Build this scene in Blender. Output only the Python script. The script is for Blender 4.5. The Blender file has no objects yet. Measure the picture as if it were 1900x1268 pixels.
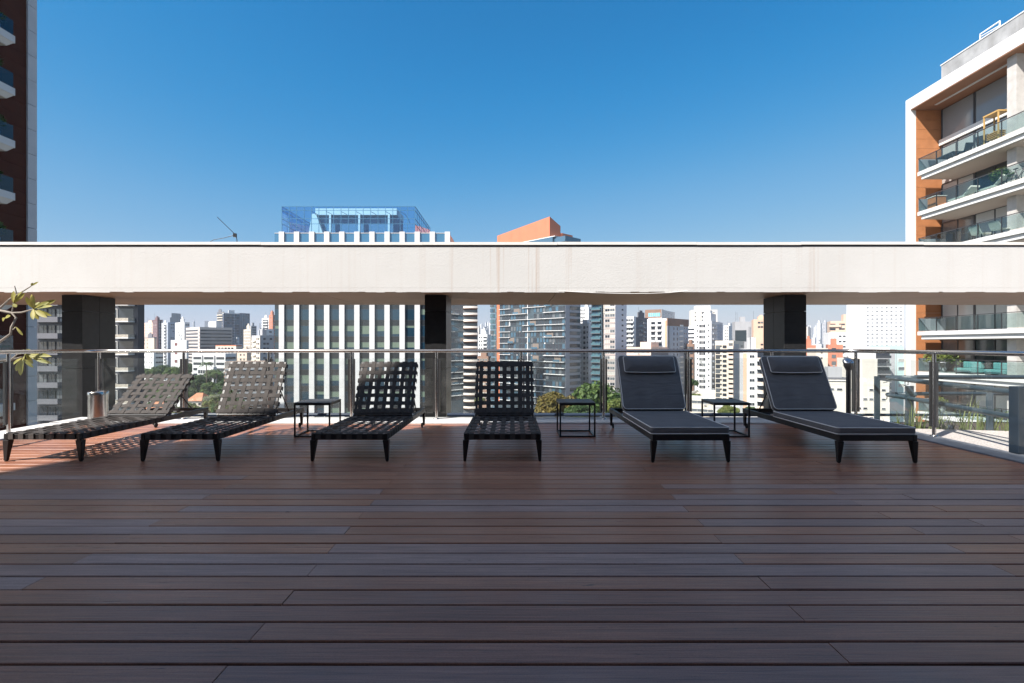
import bpy, math, random
import numpy as np
from mathutils import Vector, Matrix
R = math.radians
random.seed(7)
SC = bpy.context.scene
COL = SC.collection

# ------------------------------------------------------------------ camera
EYE = 1.15
cam_d = bpy.data.cameras.new('camera')
cam = bpy.data.objects.new('camera', cam_d); COL.objects.link(cam)
cam_d.sensor_width = 36; cam_d.lens = 18.0
cam_d.shift_y = 6/1900
cam_d.clip_start = 0.05; cam_d.clip_end = 12000
cam.location = (0, 0, EYE); cam.rotation_euler = (R(90), 0, 0)
SC.camera = cam

# ------------------------------------------------------------------ world, sun, exposure
SUN = Vector((1.28, 1.0, -1.6)).normalized()        # the way the light travels
ELEV = math.asin(-SUN.z)
AZ = math.atan2(-SUN.x, -SUN.y)                     # clockwise from +Y
W = bpy.data.worlds.new('World'); SC.world = W; W.use_nodes = True
nt = W.node_tree; nt.nodes.clear()
sky = nt.nodes.new('ShaderNodeTexSky'); sky.sky_type = 'NISHITA'; sky.sun_disc = False
sky.sun_elevation = ELEV; sky.sun_rotation = AZ % (2*math.pi)
sky.altitude = 760; sky.air_density = 1.0; sky.dust_density = 0.6; sky.ozone_density = 3.0
bg = nt.nodes.new('ShaderNodeBackground'); bg.inputs[1].default_value = 0.10
wo = nt.nodes.new('ShaderNodeOutputWorld')
cv = nt.nodes.new('ShaderNodeRGBCurve')               # deep polarised blue overhead, a soft hazy horizon
def sky_curve(i, pts):
    c = cv.mapping.curves[i]
    c.points[0].location = (0, 0); c.points[1].location = pts[-1]
    for p in pts[:-1]: c.points.new(*p)
cv.mapping.use_clip = True
sky_curve(0, [(.081, .009), (.106, .018), (.184, .085), (.447, .245), (1, .36)])
sky_curve(1, [(.142, .10), (.185, .132), (.31, .207), (.613, .30), (1, .36)])
sky_curve(2, [(.27, .25), (.342, .297), (.508, .345), (.70, .362), (1, .375)])
cv.mapping.update()
sc_ = nt.nodes.new('ShaderNodeVectorMath'); sc_.operation = 'SCALE'; sc_.inputs['Scale'].default_value = .10
nt.links.new(sky.outputs[0], sc_.inputs[0]); nt.links.new(sc_.outputs[0], cv.inputs[1])
s2_ = nt.nodes.new('ShaderNodeVectorMath'); s2_.operation = 'SCALE'; s2_.inputs['Scale'].default_value = 10.
wtc = nt.nodes.new('ShaderNodeTexCoord'); wdt = nt.nodes.new('ShaderNodeVectorMath'); wdt.operation = 'DOT_PRODUCT'
wdt.inputs[1].default_value = tuple(-SUN); nt.links.new(wtc.outputs['Generated'], wdt.inputs[0])
wmr = nt.nodes.new('ShaderNodeMapRange'); wmr.interpolation_type = 'SMOOTHSTEP'     # the polariser works at right angles to the sun, not towards it
wmr.inputs[1].default_value = .42; wmr.inputs[2].default_value = .66; nt.links.new(wdt.outputs['Value'], wmr.inputs[0])
whs = nt.nodes.new('ShaderNodeHueSaturation'); whs.inputs['Saturation'].default_value = .62; nt.links.new(sc_.outputs[0], whs.inputs['Color'])
wmx = nt.nodes.new('ShaderNodeMix'); wmx.data_type = 'RGBA'; nt.links.new(wmr.outputs[0], wmx.inputs[0])
nt.links.new(cv.outputs[0], wmx.inputs[6]); nt.links.new(whs.outputs[0], wmx.inputs[7])
nt.links.new(wmx.outputs[2], s2_.inputs[0]); nt.links.new(s2_.outputs[0], bg.inputs[0]); nt.links.new(bg.outputs[0], wo.inputs[0])
sd = bpy.data.lights.new('sun', 'SUN'); sd.energy = 5.0; sd.angle = R(0.53); sd.color = (1.0, 0.945, 0.875)
sun = bpy.data.objects.new('sun', sd); COL.objects.link(sun)
sun.rotation_euler = SUN.to_track_quat('-Z', 'Y').to_euler(); sun.location = (-30, -30, 60)
SC.view_settings.view_transform = 'Standard'; SC.view_settings.look = 'None'
SC.view_settings.gamma = 1.0; SC.view_settings.exposure = 1.1
SC.view_settings.use_curve_mapping = False

# ------------------------------------------------------------------ helpers
def wx(px, D): return (px-950)/950*D
def wz(py, D): return EYE-(py-640)/950*D

_m = {}
def mat(name, col, rough=.6, metal=0., var=0., vscale=1., bump=0., bscale=40., spec=.5, coat=0., streak=0., var2=None, trans=0.):
    if name in _m: return _m[name]
    m = bpy.data.materials.new(name); m.use_nodes = True
    n = m.node_tree.nodes; l = m.node_tree.links
    b = n['Principled BSDF']
    b.inputs['Base Color'].default_value = (*col, 1); b.inputs['Roughness'].default_value = rough
    b.inputs['Metallic'].default_value = metal; b.inputs['Specular IOR Level'].default_value = spec
    b.inputs['Coat Weight'].default_value = coat
    tc = n.new('ShaderNodeTexCoord')
    src = None
    if var > 0:
        t = n.new('ShaderNodeTexNoise'); t.inputs['Scale'].default_value = vscale; t.inputs['Detail'].default_value = 6
        l.new(tc.outputs['Object'], t.inputs['Vector'])
        rmp = n.new('ShaderNodeMapRange'); rmp.inputs[1].default_value = .25; rmp.inputs[2].default_value = .75
        l.new(t.outputs[0], rmp.inputs[0])
        mx = n.new('ShaderNodeMix'); mx.data_type = 'RGBA'
        c2 = var2 if var2 else tuple(min(1, c*(1+var)) for c in col)
        c1 = tuple(c*(1-var) for c in col)
        mx.inputs[6].default_value = (*c1, 1); mx.inputs[7].default_value = (*c2, 1)
        l.new(rmp.outputs[0], mx.inputs[0]); src = mx.outputs[2]
    if streak > 0:
        mp = n.new('ShaderNodeMapping'); mp.inputs['Scale'].default_value = (1, 1, .04)
        l.new(tc.outputs['Object'], mp.inputs[0])
        t2 = n.new('ShaderNodeTexNoise'); t2.inputs['Scale'].default_value = .9; t2.inputs['Detail'].default_value = 5
        l.new(mp.outputs[0], t2.inputs['Vector'])
        r2 = n.new('ShaderNodeMapRange'); r2.inputs[1].default_value = .5; r2.inputs[2].default_value = .75
        r2.inputs[3].default_value = 0; r2.inputs[4].default_value = streak
        l.new(t2.outputs[0], r2.inputs[0])
        mx2 = n.new('ShaderNodeMix'); mx2.data_type = 'RGBA'; l.new(r2.outputs[0], mx2.inputs[0])
        if src: l.new(src, mx2.inputs[6])
        else: mx2.inputs[6].default_value = (*col, 1)
        mx2.inputs[7].default_value = (col[0]*.5, col[1]*.47, col[2]*.43, 1); src = mx2.outputs[2]
    if src: l.new(src, b.inputs['Base Color'])
    if bump > 0:
        t3 = n.new('ShaderNodeTexNoise'); t3.inputs['Scale'].default_value = bscale; t3.inputs['Detail'].default_value = 4
        l.new(tc.outputs['Object'], t3.inputs['Vector'])
        bp = n.new('ShaderNodeBump'); bp.inputs['Strength'].default_value = bump; bp.inputs['Distance'].default_value = .01
        l.new(t3.outputs[0], bp.inputs['Height']); l.new(bp.outputs[0], b.inputs['Normal'])
    if trans > 0:
        out = n['Material Output']; tr = n.new('ShaderNodeBsdfTranslucent'); ad = n.new('ShaderNodeMixShader')
        tr.inputs[0].default_value = (*[min(1, c*1.3) for c in col], 1); ad.inputs[0].default_value = trans
        if src: l.new(src, tr.inputs[0])
        l.new(b.outputs[0], ad.inputs[1]); l.new(tr.outputs[0], ad.inputs[2]); l.new(ad.outputs[0], out.inputs[0])
    _m[name] = m
    return m

def clear_glass(name, tint=(.93, .97, .96), refl=1.0):
    if name in _m: return _m[name]
    m = bpy.data.materials.new(name); m.use_nodes = True
    n = m.node_tree.nodes; l = m.node_tree.links; n.remove(n['Principled BSDF'])
    tr = n.new('ShaderNodeBsdfTransparent'); tr.inputs[0].default_value = (*tint, 1)
    gl = n.new('ShaderNodeBsdfGlossy'); gl.inputs['Roughness'].default_value = .0; gl.inputs[0].default_value = (refl, refl, refl, 1)
    lw = n.new('ShaderNodeLayerWeight'); lw.inputs[0].default_value = .5        # facing term: the same from both sides of the sheet
    pw = n.new('ShaderNodeMath'); pw.operation = 'POWER'; l.new(lw.outputs['Facing'], pw.inputs[0]); pw.inputs[1].default_value = 5
    fr = n.new('ShaderNodeMath'); fr.operation = 'MULTIPLY_ADD'; l.new(pw.outputs[0], fr.inputs[0]); fr.inputs[1].default_value = .95; fr.inputs[2].default_value = .04
    mx = n.new('ShaderNodeMixShader'); l.new(fr.outputs[0], mx.inputs[0]); l.new(tr.outputs[0], mx.inputs[1]); l.new(gl.outputs[0], mx.inputs[2])
    l.new(mx.outputs[0], n['Material Output'].inputs[0])
    _m[name] = m
    return m

class MB:
    def __init__(s): s.v = []; s.f = []; s.mi = []; s.sm = []
    def add(s, vs, fs, mi=0, sm=False):
        o = len(s.v); s.v += [tuple(v) for v in vs]
        for f in fs: s.f.append(tuple(i+o for i in f)); s.mi.append(mi); s.sm.append(sm)
        return s
    def box(s, x0, x1, y0, y1, z0, z1, mi=0):
        return s.add([(x0,y0,z0),(x1,y0,z0),(x1,y1,z0),(x0,y1,z0),(x0,y0,z1),(x1,y0,z1),(x1,y1,z1),(x0,y1,z1)],
                     [(0,3,2,1),(4,5,6,7),(0,1,5,4),(1,2,6,5),(2,3,7,6),(3,0,4,7)], mi)
    def hexa(s, p, mi=0):       # 8 points, bottom 4 ccw then top 4
        return s.add(p, [(0,3,2,1),(4,5,6,7),(0,1,5,4),(1,2,6,5),(2,3,7,6),(3,0,4,7)], mi)
    def prism(s, poly, z0, z1, mi=0, caps=True):
        k = len(poly); zt = z1 if isinstance(z1, (list, tuple)) else [z1]*k
        vs = [(p[0], p[1], z0) for p in poly]+[(p[0], p[1], zt[i]) for i, p in enumerate(poly)]
        fs = [(i, (i+1) % k, (i+1) % k+k, i+k) for i in range(k)]
        if caps: fs += [tuple(reversed(range(k))), tuple(range(k, 2*k))]
        return s.add(vs, fs, mi)
    def tube(s, pts, r, n=10, mi=0, closed=False):
        pts = [Vector(p) for p in pts]; k = len(pts); rr = r if isinstance(r, (list, tuple)) else [r]*k
        rings = []; ref = None
        for i, p in enumerate(pts):
            if closed: t = pts[(i+1) % k]-pts[i-1]
            else: t = pts[min(i+1, k-1)]-pts[max(i-1, 0)]
            t.normalize()
            if ref is None:
                ref = Vector((0, 0, 1)) if abs(t.z) < .9 else Vector((1, 0, 0))
            a = t.cross(ref)
            if a.length < 1e-4: a = t.cross(Vector((0, 1, 0)))
            a.normalize(); b = a.cross(t).normalized(); ref = b
            rings.append([p+rr[i]*(math.cos(2*math.pi*j/n)*a+math.sin(2*math.pi*j/n)*b) for j in range(n)])
        vs = [v for q in rings for v in q]; fs = []
        for i in range(k if closed else k-1):
            i2 = (i+1) % k
            for j in range(n): fs.append((i*n+j, i*n+(j+1) % n, i2*n+(j+1) % n, i2*n+j))
        s.add(vs, fs, mi, True)
        if not closed: s.add(vs[:n], [tuple(reversed(range(n)))], mi); s.add(vs[-n:], [tuple(range(n))], mi)
        return s
    def lathe(s, prof, c=(0, 0, 0), n=24, mi=0, M=None):
        vs = []; k = len(prof)
        for r, z in prof:
            for j in range(n):
                a = 2*math.pi*j/n; v = Vector((r*math.cos(a), r*math.sin(a), z))
                if M: v = M @ v
                vs.append(v+Vector(c))
        fs = [(i*n+j, i*n+(j+1) % n, (i+1)*n+(j+1) % n, (i+1)*n+j) for i in range(k-1) for j in range(n)]
        s.add(vs, fs, mi, True)
        s.add(vs[:n], [tuple(reversed(range(n)))], mi); s.add(vs[-n:], [tuple(range(n))], mi)
        return s
    def ribbon(s, pts, wd, w, t, mi=0):
        pts = [Vector(p) for p in pts]; wd = Vector(wd).normalized(); vs = []; k = len(pts)
        for i, p in enumerate(pts):
            tg = (pts[min(i+1, k-1)]-pts[max(i-1, 0)]).normalized(); nn = tg.cross(wd).normalized()
            for a, b in ((-1, -1), (1, -1), (1, 1), (-1, 1)): vs.append(p+wd*w/2*a+nn*t/2*b)
        fs = [(0, 1, 2, 3), (4*k-1, 4*k-2, 4*k-3, 4*k-4)]
        for i in range(k-1):
            for j in range(4): fs.append((i*4+j, (i+1)*4+j, (i+1)*4+(j+1) % 4, i*4+(j+1) % 4))
        return s.add(vs, fs, mi)
    def mesh(s, name, mats, off=(0, 0, 0)):
        me = bpy.data.meshes.new(name)
        o = Vector(off)
        me.from_pydata([tuple(Vector(v)-o) for v in s.v], [], s.f)
        for m in (mats if isinstance(mats, (list, tuple)) else [mats]): me.materials.append(m)
        me.polygons.foreach_set('material_index', s.mi); me.polygons.foreach_set('use_smooth', s.sm)
        me.update(); return me
    def build(s, name, mats, parent=None, off=None, bevel=0., fix=False):
        if off is None: off = parent.location if parent is not None and fix else (0, 0, 0)
        me = s.mesh(name, mats, off)
        o = bpy.data.objects.new(name, me); COL.objects.link(o)
        if parent is not None: o.parent = parent
        if bevel:
            bm = o.modifiers.new('bevel', 'BEVEL'); bm.width = bevel; bm.segments = 2; bm.limit_method = 'ANGLE'
        return o

def tag(o, label=None, cat=None, group=None, kind=None):
    if label: o['label'] = label
    if cat: o['category'] = cat
    if group: o['group'] = group
    if kind: o['kind'] = kind
    return o
def thing(name, label, cat, loc=(0, 0, 0), rz=0, group=None):
    o = bpy.data.objects.new(name, None); COL.objects.link(o); o.empty_display_size = .2
    o.location = loc; o.rotation_euler = (0, 0, rz)
    return tag(o, label, cat, group)
def place(name, me, parent, loc, rz=0):
    o = bpy.data.objects.new(name, me); COL.objects.link(o); o.parent = parent
    o.location = loc; o.rotation_euler = (0, 0, rz); return o
def copy_tree(o, parent=None):
    c = o.copy(); COL.objects.link(c)
    if parent is not None: c.parent = parent
    for ch in list(o.children): copy_tree(ch, c)
    return c

# ------------------------------------------------------------------ materials
WHITE = mat('white_wall', (.60, .60, .60), .8, var=.06, vscale=.15, streak=.25)
CREAM = mat('cream_wall', (.57, .51, .43), .8, var=.06, vscale=.15, streak=.25)
PINKC = mat('pinkish_wall', (.62, .46, .37), .8, var=.07, vscale=.15, streak=.25)
GREYW = mat('grey_wall', (.34, .34, .35), .8, var=.07, vscale=.15, streak=.2)
DGREY = mat('dark_grey_wall', (.13, .13, .145), .75, var=.1, vscale=.2, streak=.2)
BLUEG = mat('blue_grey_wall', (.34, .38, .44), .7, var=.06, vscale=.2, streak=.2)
TAN = mat('tan_wall', (.52, .41, .325), .8, var=.06, vscale=.2, streak=.25)
ORANGE = mat('orange_wall', (.46, .145, .072), .75, var=.06, vscale=.2, streak=.15)
BRICK = mat('brick_wall', (.40, .155, .095), .85, var=.12, vscale=.3, streak=.2)
MAROON = mat('maroon_wall', (.14, .08, .085), .75, var=.1, vscale=.3)
BROWN = mat('brown_wall', (.20, .12, .085), .75, var=.1, vscale=.3)
TEAL = mat('pale_green_wall', (.42, .55, .53), .6, var=.05, vscale=.3)
TILE = mat('roof_tile', (.40, .17, .09), .85, var=.25, vscale=2)
GD = mat('window_glass_dark', (.025, .03, .04), .08, spec=.6)
GM = mat('window_glass_mid', (.10, .11, .12), .12, spec=.6)
GL = mat('window_glass_curtain', (.38, .37, .34), .25, spec=.6)
GB = mat('window_glass_blue', (.06, .13, .19), .05, spec=.9, metal=.35)
TG = mat('teal_glass', (.10, .20, .24), .08, spec=.9, metal=.3)
FRW = mat('window_frame_pale', (.62, .61, .59), .5)
FRD = mat('window_frame_dark', (.045, .045, .05), .45)
CONC = mat('concrete', (.44, .42, .40), .85, var=.14, vscale=2.5, bump=.25, bscale=60, streak=.3)
BLACKM = mat('black_metal', (.012, .012, .014), .38, spec=.5, var=.2, vscale=20)
STEEL = mat('brushed_steel', (.55, .53, .51), .24, metal=1., bump=.02, bscale=300)
STEELD = mat('dark_steel', (.10, .10, .105), .35, metal=.8)
BLUEM = mat('blue_grey_paint', (.032, .052, .070), .42, var=.08, vscale=6, spec=.5)

# ------------------------------------------------------------------ deck
def deck_material():
    m = bpy.data.materials.new('deck_wood'); m.use_nodes = True
    n = m.node_tree.nodes; l = m.node_tree.links; b = n['Principled BSDF']
    at = n.new('ShaderNodeAttribute'); at.attribute_name = 'board'
    sep = n.new('ShaderNodeSeparateColor'); l.new(at.outputs['Color'], sep.inputs[0])
    geo = n.new('ShaderNodeNewGeometry')
    off = n.new('ShaderNodeVectorMath'); off.operation = 'MULTIPLY_ADD'
    l.new(at.outputs['Color'], off.inputs[0]); off.inputs[1].default_value = (0, 37, 91); l.new(geo.outputs['Position'], off.inputs[2])
    def noise(scale, detail, vs):
        mp = n.new('ShaderNodeMapping'); mp.inputs['Scale'].default_value = vs; l.new(off.outputs[0], mp.inputs[0])
        t = n.new('ShaderNodeTexNoise'); t.inputs['Scale'].default_value = scale; t.inputs['Detail'].default_value = detail
        t.inputs['Roughness'].default_value = .65
        l.new(mp.outputs[0], t.inputs['Vector']); return t.outputs[0]
    def rng(x, a, c, d=0., e=1.):
        r = n.new('ShaderNodeMapRange'); r.inputs[1].default_value = a; r.inputs[2].default_value = c
        r.inputs[3].default_value = d; r.inputs[4].default_value = e; l.new(x, r.inputs[0]); return r.outputs[0]
    def mix(f, a, c):
        x = n.new('ShaderNodeMix'); x.data_type = 'RGBA'; l.new(f, x.inputs[0])
        for k, v in ((6, a), (7, c)):
            if isinstance(v, tuple): x.inputs[k].default_value = (*v, 1)
            else: l.new(v, x.inputs[k])
        return x.outputs[2]
    grain = rng(noise(1., 8, (2.5, 70, 1)), .3, .7)
    blot = rng(noise(1., 4, (1.1, 5, 1)), .3, .7)
    knot = rng(noise(1., 3, (6, 32, 1)), .70, .78)
    brown = mix(sep.outputs[1], (.245, .098, .056), (.35, .145, .074))
    grey = mix(sep.outputs[1], (.275, .195, .172), (.335, .240, .212))
    base = mix(sep.outputs[0], brown, grey)
    g2 = n.new('ShaderNodeMix'); g2.data_type = 'RGBA'; g2.blend_type = 'MULTIPLY'; g2.inputs[0].default_value = 1
    l.new(base, g2.inputs[6]); l.new(mix(grain, (.62, .60, .61), (1.30, 1.28, 1.28)), g2.inputs[7])
    g3 = n.new('ShaderNodeMix'); g3.data_type = 'RGBA'; g3.blend_type = 'MULTIPLY'; g3.inputs[0].default_value = 1
    l.new(g2.outputs[2], g3.inputs[6]); l.new(mix(blot, (.80, .78, .80), (1.18, 1.18, 1.16)), g3.inputs[7])
    fine = rng(noise(1., 3, (160, 260, 1)), .3, .7)
    g4 = n.new('ShaderNodeMix'); g4.data_type = 'RGBA'; g4.blend_type = 'MULTIPLY'; g4.inputs[0].default_value = 1
    l.new(g3.outputs[2], g4.inputs[6]); l.new(mix(fine, (.80, .80, .80), (1.18, 1.18, 1.18)), g4.inputs[7])
    scuff = rng(noise(1., 6, (.9, 1.6, 1)), .56, .74, 0, .35)
    dusty = mix(scuff, g4.outputs[2], (.21, .175, .165))
    fin = mix(knot, dusty, (.045, .03, .026))
    l.new(fin, b.inputs['Base Color'])
    rr = n.new('ShaderNodeMath'); rr.operation = 'ADD'
    l.new(rng(grain, 0, 1, .25, .40), rr.inputs[0]); l.new(rng(sep.outputs[0], 0, 1, 0, .14), rr.inputs[1]); l.new(rr.outputs[0], b.inputs['Roughness'])
    b.inputs['Specular IOR Level'].default_value = .42
    bp = n.new('ShaderNodeBump'); bp.inputs['Strength'].default_value = .35; bp.inputs['Distance'].default_value = .002
    l.new(grain, bp.inputs['Height']); l.new(bp.outputs[0], b.inputs['Normal'])
    return m

PITCH = .1402; ROW0 = 1.849
def build_deck():
    rng = random.Random(3)
    mb = MB(); tone = []
    A = [-6.15, -4.55, -1.02, 2.51, 4.93]; B = [-6.15, -5.84, -2.31, 1.22, 3.0, 4.93]
    grey = {-1: {2}, 4: {1}, 5: {1, 2}, 6: {2}, 7: {2}, 9: {1, 3}, 10: {1, 3, 4}, 12: {2}, 13: {2, 3}, 14: {1, 3, 4}, 15: {1, 3},
            16: {3, 4}, 18: {1}, -4: {2}}
    # seam lists carry one entry before the first visible piece, so piece i lies between seam i and i+1
    for k in range(-36, 40):
        y0 = ROW0+PITCH*k; y1 = y0+PITCH-.0105
        seams = A if k % 2 else B
        for i in range(len(seams)-1):
            x0, x1 = seams[i]+.0018, seams[i+1]-.0018
            g = 1. if i in grey.get(k, ()) else (0. if -2 < k < 40 else float(rng.random() < .2))
            t = (g*rng.uniform(.62, .92)+(1-g)*rng.uniform(0., .16), rng.random(), rng.random(), 1)
            if k <= 3: t = (min(.5, t[0]*.5+.06+.14*rng.random()), t[1]*.6, t[2], 1)
            dz = rng.uniform(-.0012, .0012); c = .004; y0 += rng.uniform(-.0012, .0012)
            zt, zb = dz, -.035
            nf = len(mb.f)
            vs = [(x0, y0, zb), (x1, y0, zb), (x1, y1, zb), (x0, y1, zb),
                  (x0, y0, zt-c), (x1, y0, zt-c), (x1, y1, zt-c), (x0, y1, zt-c),
                  (x0, y0+c, zt), (x1, y0+c, zt), (x1, y1-c, zt), (x0, y1-c, zt)]
            mb.add(vs, [(0,3,2,1),(0,1,5,4),(2,3,7,6),(4,5,9,8),(6,7,11,10),(8,9,10,11),(1,2,6,10,9,5),(0,4,8,11,7,3)])
            tone += [t]*(len(mb.f)-nf)
    o = mb.build('deck', deck_material()); tag(o, kind='structure')
    ca = o.data.color_attributes.new('board', 'FLOAT_COLOR', 'CORNER')
    arr = []
    for p, t in zip(o.data.polygons, tone): arr += list(t)*p.loop_total
    ca.data.foreach_set('color', arr)
build_deck()
DECK_Y1 = ROW0+PITCH*40
under = MB().box(-6.15, 4.93, -3.3, DECK_Y1, -.14, -.06).build('deck_subfloor', mat('subfloor', (.02, .018, .016), .9)); tag(under, kind='structure')
CURB = mat('curb_concrete', (.50, .49, .48), .85, var=.18, vscale=5, bump=.4, bscale=90)
cb = MB()
cb.box(-6.75, 5.28, DECK_Y1+.004, 8.02, -.4, .018); cb.box(-6.75, -6.154, -3.3, DECK_Y1+.002, -.4, .016)
tag(cb.build('curb', CURB, bevel=.006), kind='structure')
tag(MB().box(4.934, 5.28, -3.3, DECK_Y1+.002, -.4, .016).build('side_curb', mat('side_curb_stone', (.17, .185, .21), .8, var=.25, vscale=7, bump=.5, bscale=110), bevel=.006), kind='structure')  # darker and bluer than the far curb
GRAVEL = mat('gravel', (.50, .44, .41), .95, var=.45, vscale=55, bump=1., bscale=70)
gp = [(5.284, -3.3), (11, -3.3), (11, 6.3), (7.6, 6.62), (6.6, 6.80), (6.0, 6.92), (5.6, 6.98), (5.284, 7.0)]
tag(MB().prism(gp, -.5, .004).build('gravel_bed', GRAVEL), kind='structure')
tag(MB().prism([(5.29, 7.02), (5.6, 7.0), (6.0, 6.94), (6.6, 6.82), (7.6, 6.64), (11, 6.32), (11, 8.3), (5.29, 8.3)], -.6, -.10).build('planting_soil', mat('soil', (.06, .045, .035), .95, var=.4, vscale=12, bump=1., bscale=30)), kind='structure')

# ------------------------------------------------------------------ ground, lawn
def ground_material():
    m = bpy.data.materials.new('city_ground'); m.use_nodes = True
    n = m.node_tree.nodes; l = m.node_tree.links; b = n['Principled BSDF']; b.inputs['Roughness'].default_value = .95
    g = n.new('ShaderNodeNewGeometry')
    t = n.new('ShaderNodeTexNoise'); t.inputs['Scale'].default_value = .012; t.inputs['Detail'].default_value = 10; t.inputs['Roughness'].default_value = .7
    l.new(g.outputs['Position'], t.inputs['Vector'])
    cr = n.new('ShaderNodeValToRGB'); e = cr.color_ramp.elements
    e[0].position = .38; e[0].color = (.035, .06, .02, 1); e[1].position = .62; e[1].color = (.22, .20, .18, 1)
    x = cr.color_ramp.elements.new(.5); x.color = (.09, .085, .075, 1)
    l.new(t.outputs[0], cr.inputs[0]); l.new(cr.outputs[0], b.inputs['Base Color'])
    return m
ZG = -40.
tag(MB().add([(-5000, -300, ZG), (5000, -300, ZG), (5000, 9000, ZG), (-5000, 9000, ZG)], [(0, 1, 2, 3)]).build('ground', ground_material()), kind='structure')
tag(MB().prism([(wx(330, 300), 250), (wx(480, 300), 250), (wx(470, 330), 330), (wx(350, 330), 330)], ZG+.004, ZG+.25).build('lawn', mat('lawn_grass', (.10, .14, .03), .95, var=.35, vscale=.25)), kind='structure')
# the roof slab the terrace stands on
tag(MB().box(-11.7, 11.1, 8.04, 10.9, -1.6, -1.0).box(-11.7, 11.1, -3.5, 8.035, -2.2, -.62).build('terrace_slab', CONC), kind='structure')

# ------------------------------------------------------------------ portal: beam, soffit and pillars
def beam_material():
    m = bpy.data.materials.new('beam_stucco'); m.use_nodes = True
    n = m.node_tree.nodes; l = m.node_tree.links; b = n['Principled BSDF']; b.inputs['Roughness'].default_value = .9
    g = n.new('ShaderNodeNewGeometry'); sp = n.new('ShaderNodeSeparateXYZ'); l.new(g.outputs['Position'], sp.inputs[0])
    mp = n.new('ShaderNodeMapping'); mp.inputs['Scale'].default_value = (14, 14, .16); l.new(g.outputs['Position'], mp.inputs[0])
    t = n.new('ShaderNodeTexNoise'); t.inputs['Scale'].default_value = 1.; t.inputs['Detail'].default_value = 5; l.new(mp.outputs[0], t.inputs['Vector'])
    st = n.new('ShaderNodeMapRange'); st.inputs[1].default_value = .55; st.inputs[2].default_value = .78; l.new(t.outputs[0], st.inputs[0])
    def band(c, w):
        a = n.new('ShaderNodeMath'); a.operation = 'SUBTRACT'; l.new(sp.outputs[0], a.inputs[0]); a.inputs[1].default_value = c
        d = n.new('ShaderNodeMath'); d.operation = 'ABSOLUTE'; l.new(a.outputs[0], d.inputs[0])
        r = n.new('ShaderNodeMapRange'); r.inputs[1].default_value = w*.45; r.inputs[2].default_value = w; r.inputs[3].default_value = 1; r.inputs[4].default_value = 0
        l.new(d.outputs[0], r.inputs[0]); return r.outputs[0]
    m1 = n.new('ShaderNodeMath'); m1.operation = 'MAXIMUM'; l.new(band(.05, 1.35), m1.inputs[0])
    m2 = n.new('ShaderNodeMath'); m2.operation = 'MULTIPLY'; l.new(band(4.55, .35), m2.inputs[0]); m2.inputs[1].default_value = .6
    l.new(m2.outputs[0], m1.inputs[1])
    ad = n.new('ShaderNodeMath'); ad.operation = 'MAXIMUM'; l.new(m1.outputs[0], ad.inputs[0]); ad.inputs[1].default_value = .13
    f = n.new('ShaderNodeMath'); f.operation = 'MULTIPLY'; l.new(st.outputs[0], f.inputs[0]); l.new(ad.outputs[0], f.inputs[1])
    f2 = n.new('ShaderNodeMath'); f2.operation = 'MULTIPLY'; l.new(f.outputs[0], f2.inputs[0]); f2.inputs[1].default_value = .85
    t2 = n.new('ShaderNodeTexNoise'); t2.inputs['Scale'].default_value = 1.7; t2.inputs['Detail'].default_value = 7; l.new(g.outputs['Position'], t2.inputs['Vector'])
    bs = n.new('ShaderNodeMix'); bs.data_type = 'RGBA'; l.new(t2.outputs[0], bs.inputs[0])
    bs.inputs[6].default_value = (.485, .478, .465, 1); bs.inputs[7].default_value = (.56, .555, .545, 1)
    mx = n.new('ShaderNodeMix'); mx.data_type = 'RGBA'; l.new(f2.outputs[0], mx.inputs[0]); l.new(bs.outputs[2], mx.inputs[6]); mx.inputs[7].default_value = (.36, .25, .18, 1)
    l.new(mx.outputs[2], b.inputs['Base Color'])
    t3 = n.new('ShaderNodeTexNoise'); t3.inputs['Scale'].default_value = 55; t3.inputs['Detail'].default_value = 5; l.new(g.outputs['Position'], t3.inputs['Vector'])
    bp = n.new('ShaderNodeBump'); bp.inputs['Strength'].default_value = .45; bp.inputs['Distance'].default_value = .006
    l.new(t3.outputs[0], bp.inputs['Height']); l.new(bp.outputs[0], b.inputs['Normal'])
    return m
DB = 7.9; ZS = 1.973; ZT = 2.71; DBK = 10.56
GRAN = mat('dark_granite', (.018, .018, .019), .38, var=.25, vscale=14, spec=.32)
SOFF = mat('soffit_panel', (.36, .205, .13), .5, var=.10, vscale=1.5, spec=.4)
portal = thing('portal_frame', 'long white stucco beam with brown soffit carried on three dark stone pillars', 'beam', (0, 9.2, -1))
bm_ = MB().box(-15, 15, DB, DBK, ZS+.055, ZT-.045)
beam = bm_.build('beam', beam_material(), portal, fix=True)
cap = MB()
rr_ = random.Random(5); xs = -15.
while xs < 15:                                     # the thin flashing, in slightly wavy lengths
    x1 = min(15, xs+rr_.uniform(1.6, 2.6)); dz = rr_.uniform(-.004, .004)
    cap.box(xs, x1-.003, DB-.022, DBK+.02, ZT-.020+dz, ZT+.022+dz); xs = x1
cap.build('cap_flashing', mat('cap_flashing', (.66, .64, .61), .6, var=.1, vscale=3), portal, fix=True)
MB().box(-15, 15, DB+.012, DBK-.01, ZT-.0445, ZT-.0255).build('shadow_gap', FRD, portal, fix=True)
edge = MB()                                        # ragged plaster lip along the lower front edge
xs = -15.
while xs < 15:
    w_ = rr_.uniform(.06, .35); d_ = rr_.uniform(.0, .012)*(rr_.random() < .7)
    edge.box(xs, xs+w_, DB+.001, DB+.028, ZS-.004-d_, ZS+.0545); xs += w_
edge.build('plaster_lip', beam.data.materials[0], portal, fix=True)
sof = MB()
joints = [-15+.0]+[-12.5, -10.6, -8.74, -6.87, -5.0, -3.13, -1.25, .71, 2.62, 4.45, 6.25, 8.1, 10., 12., 15]
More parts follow.
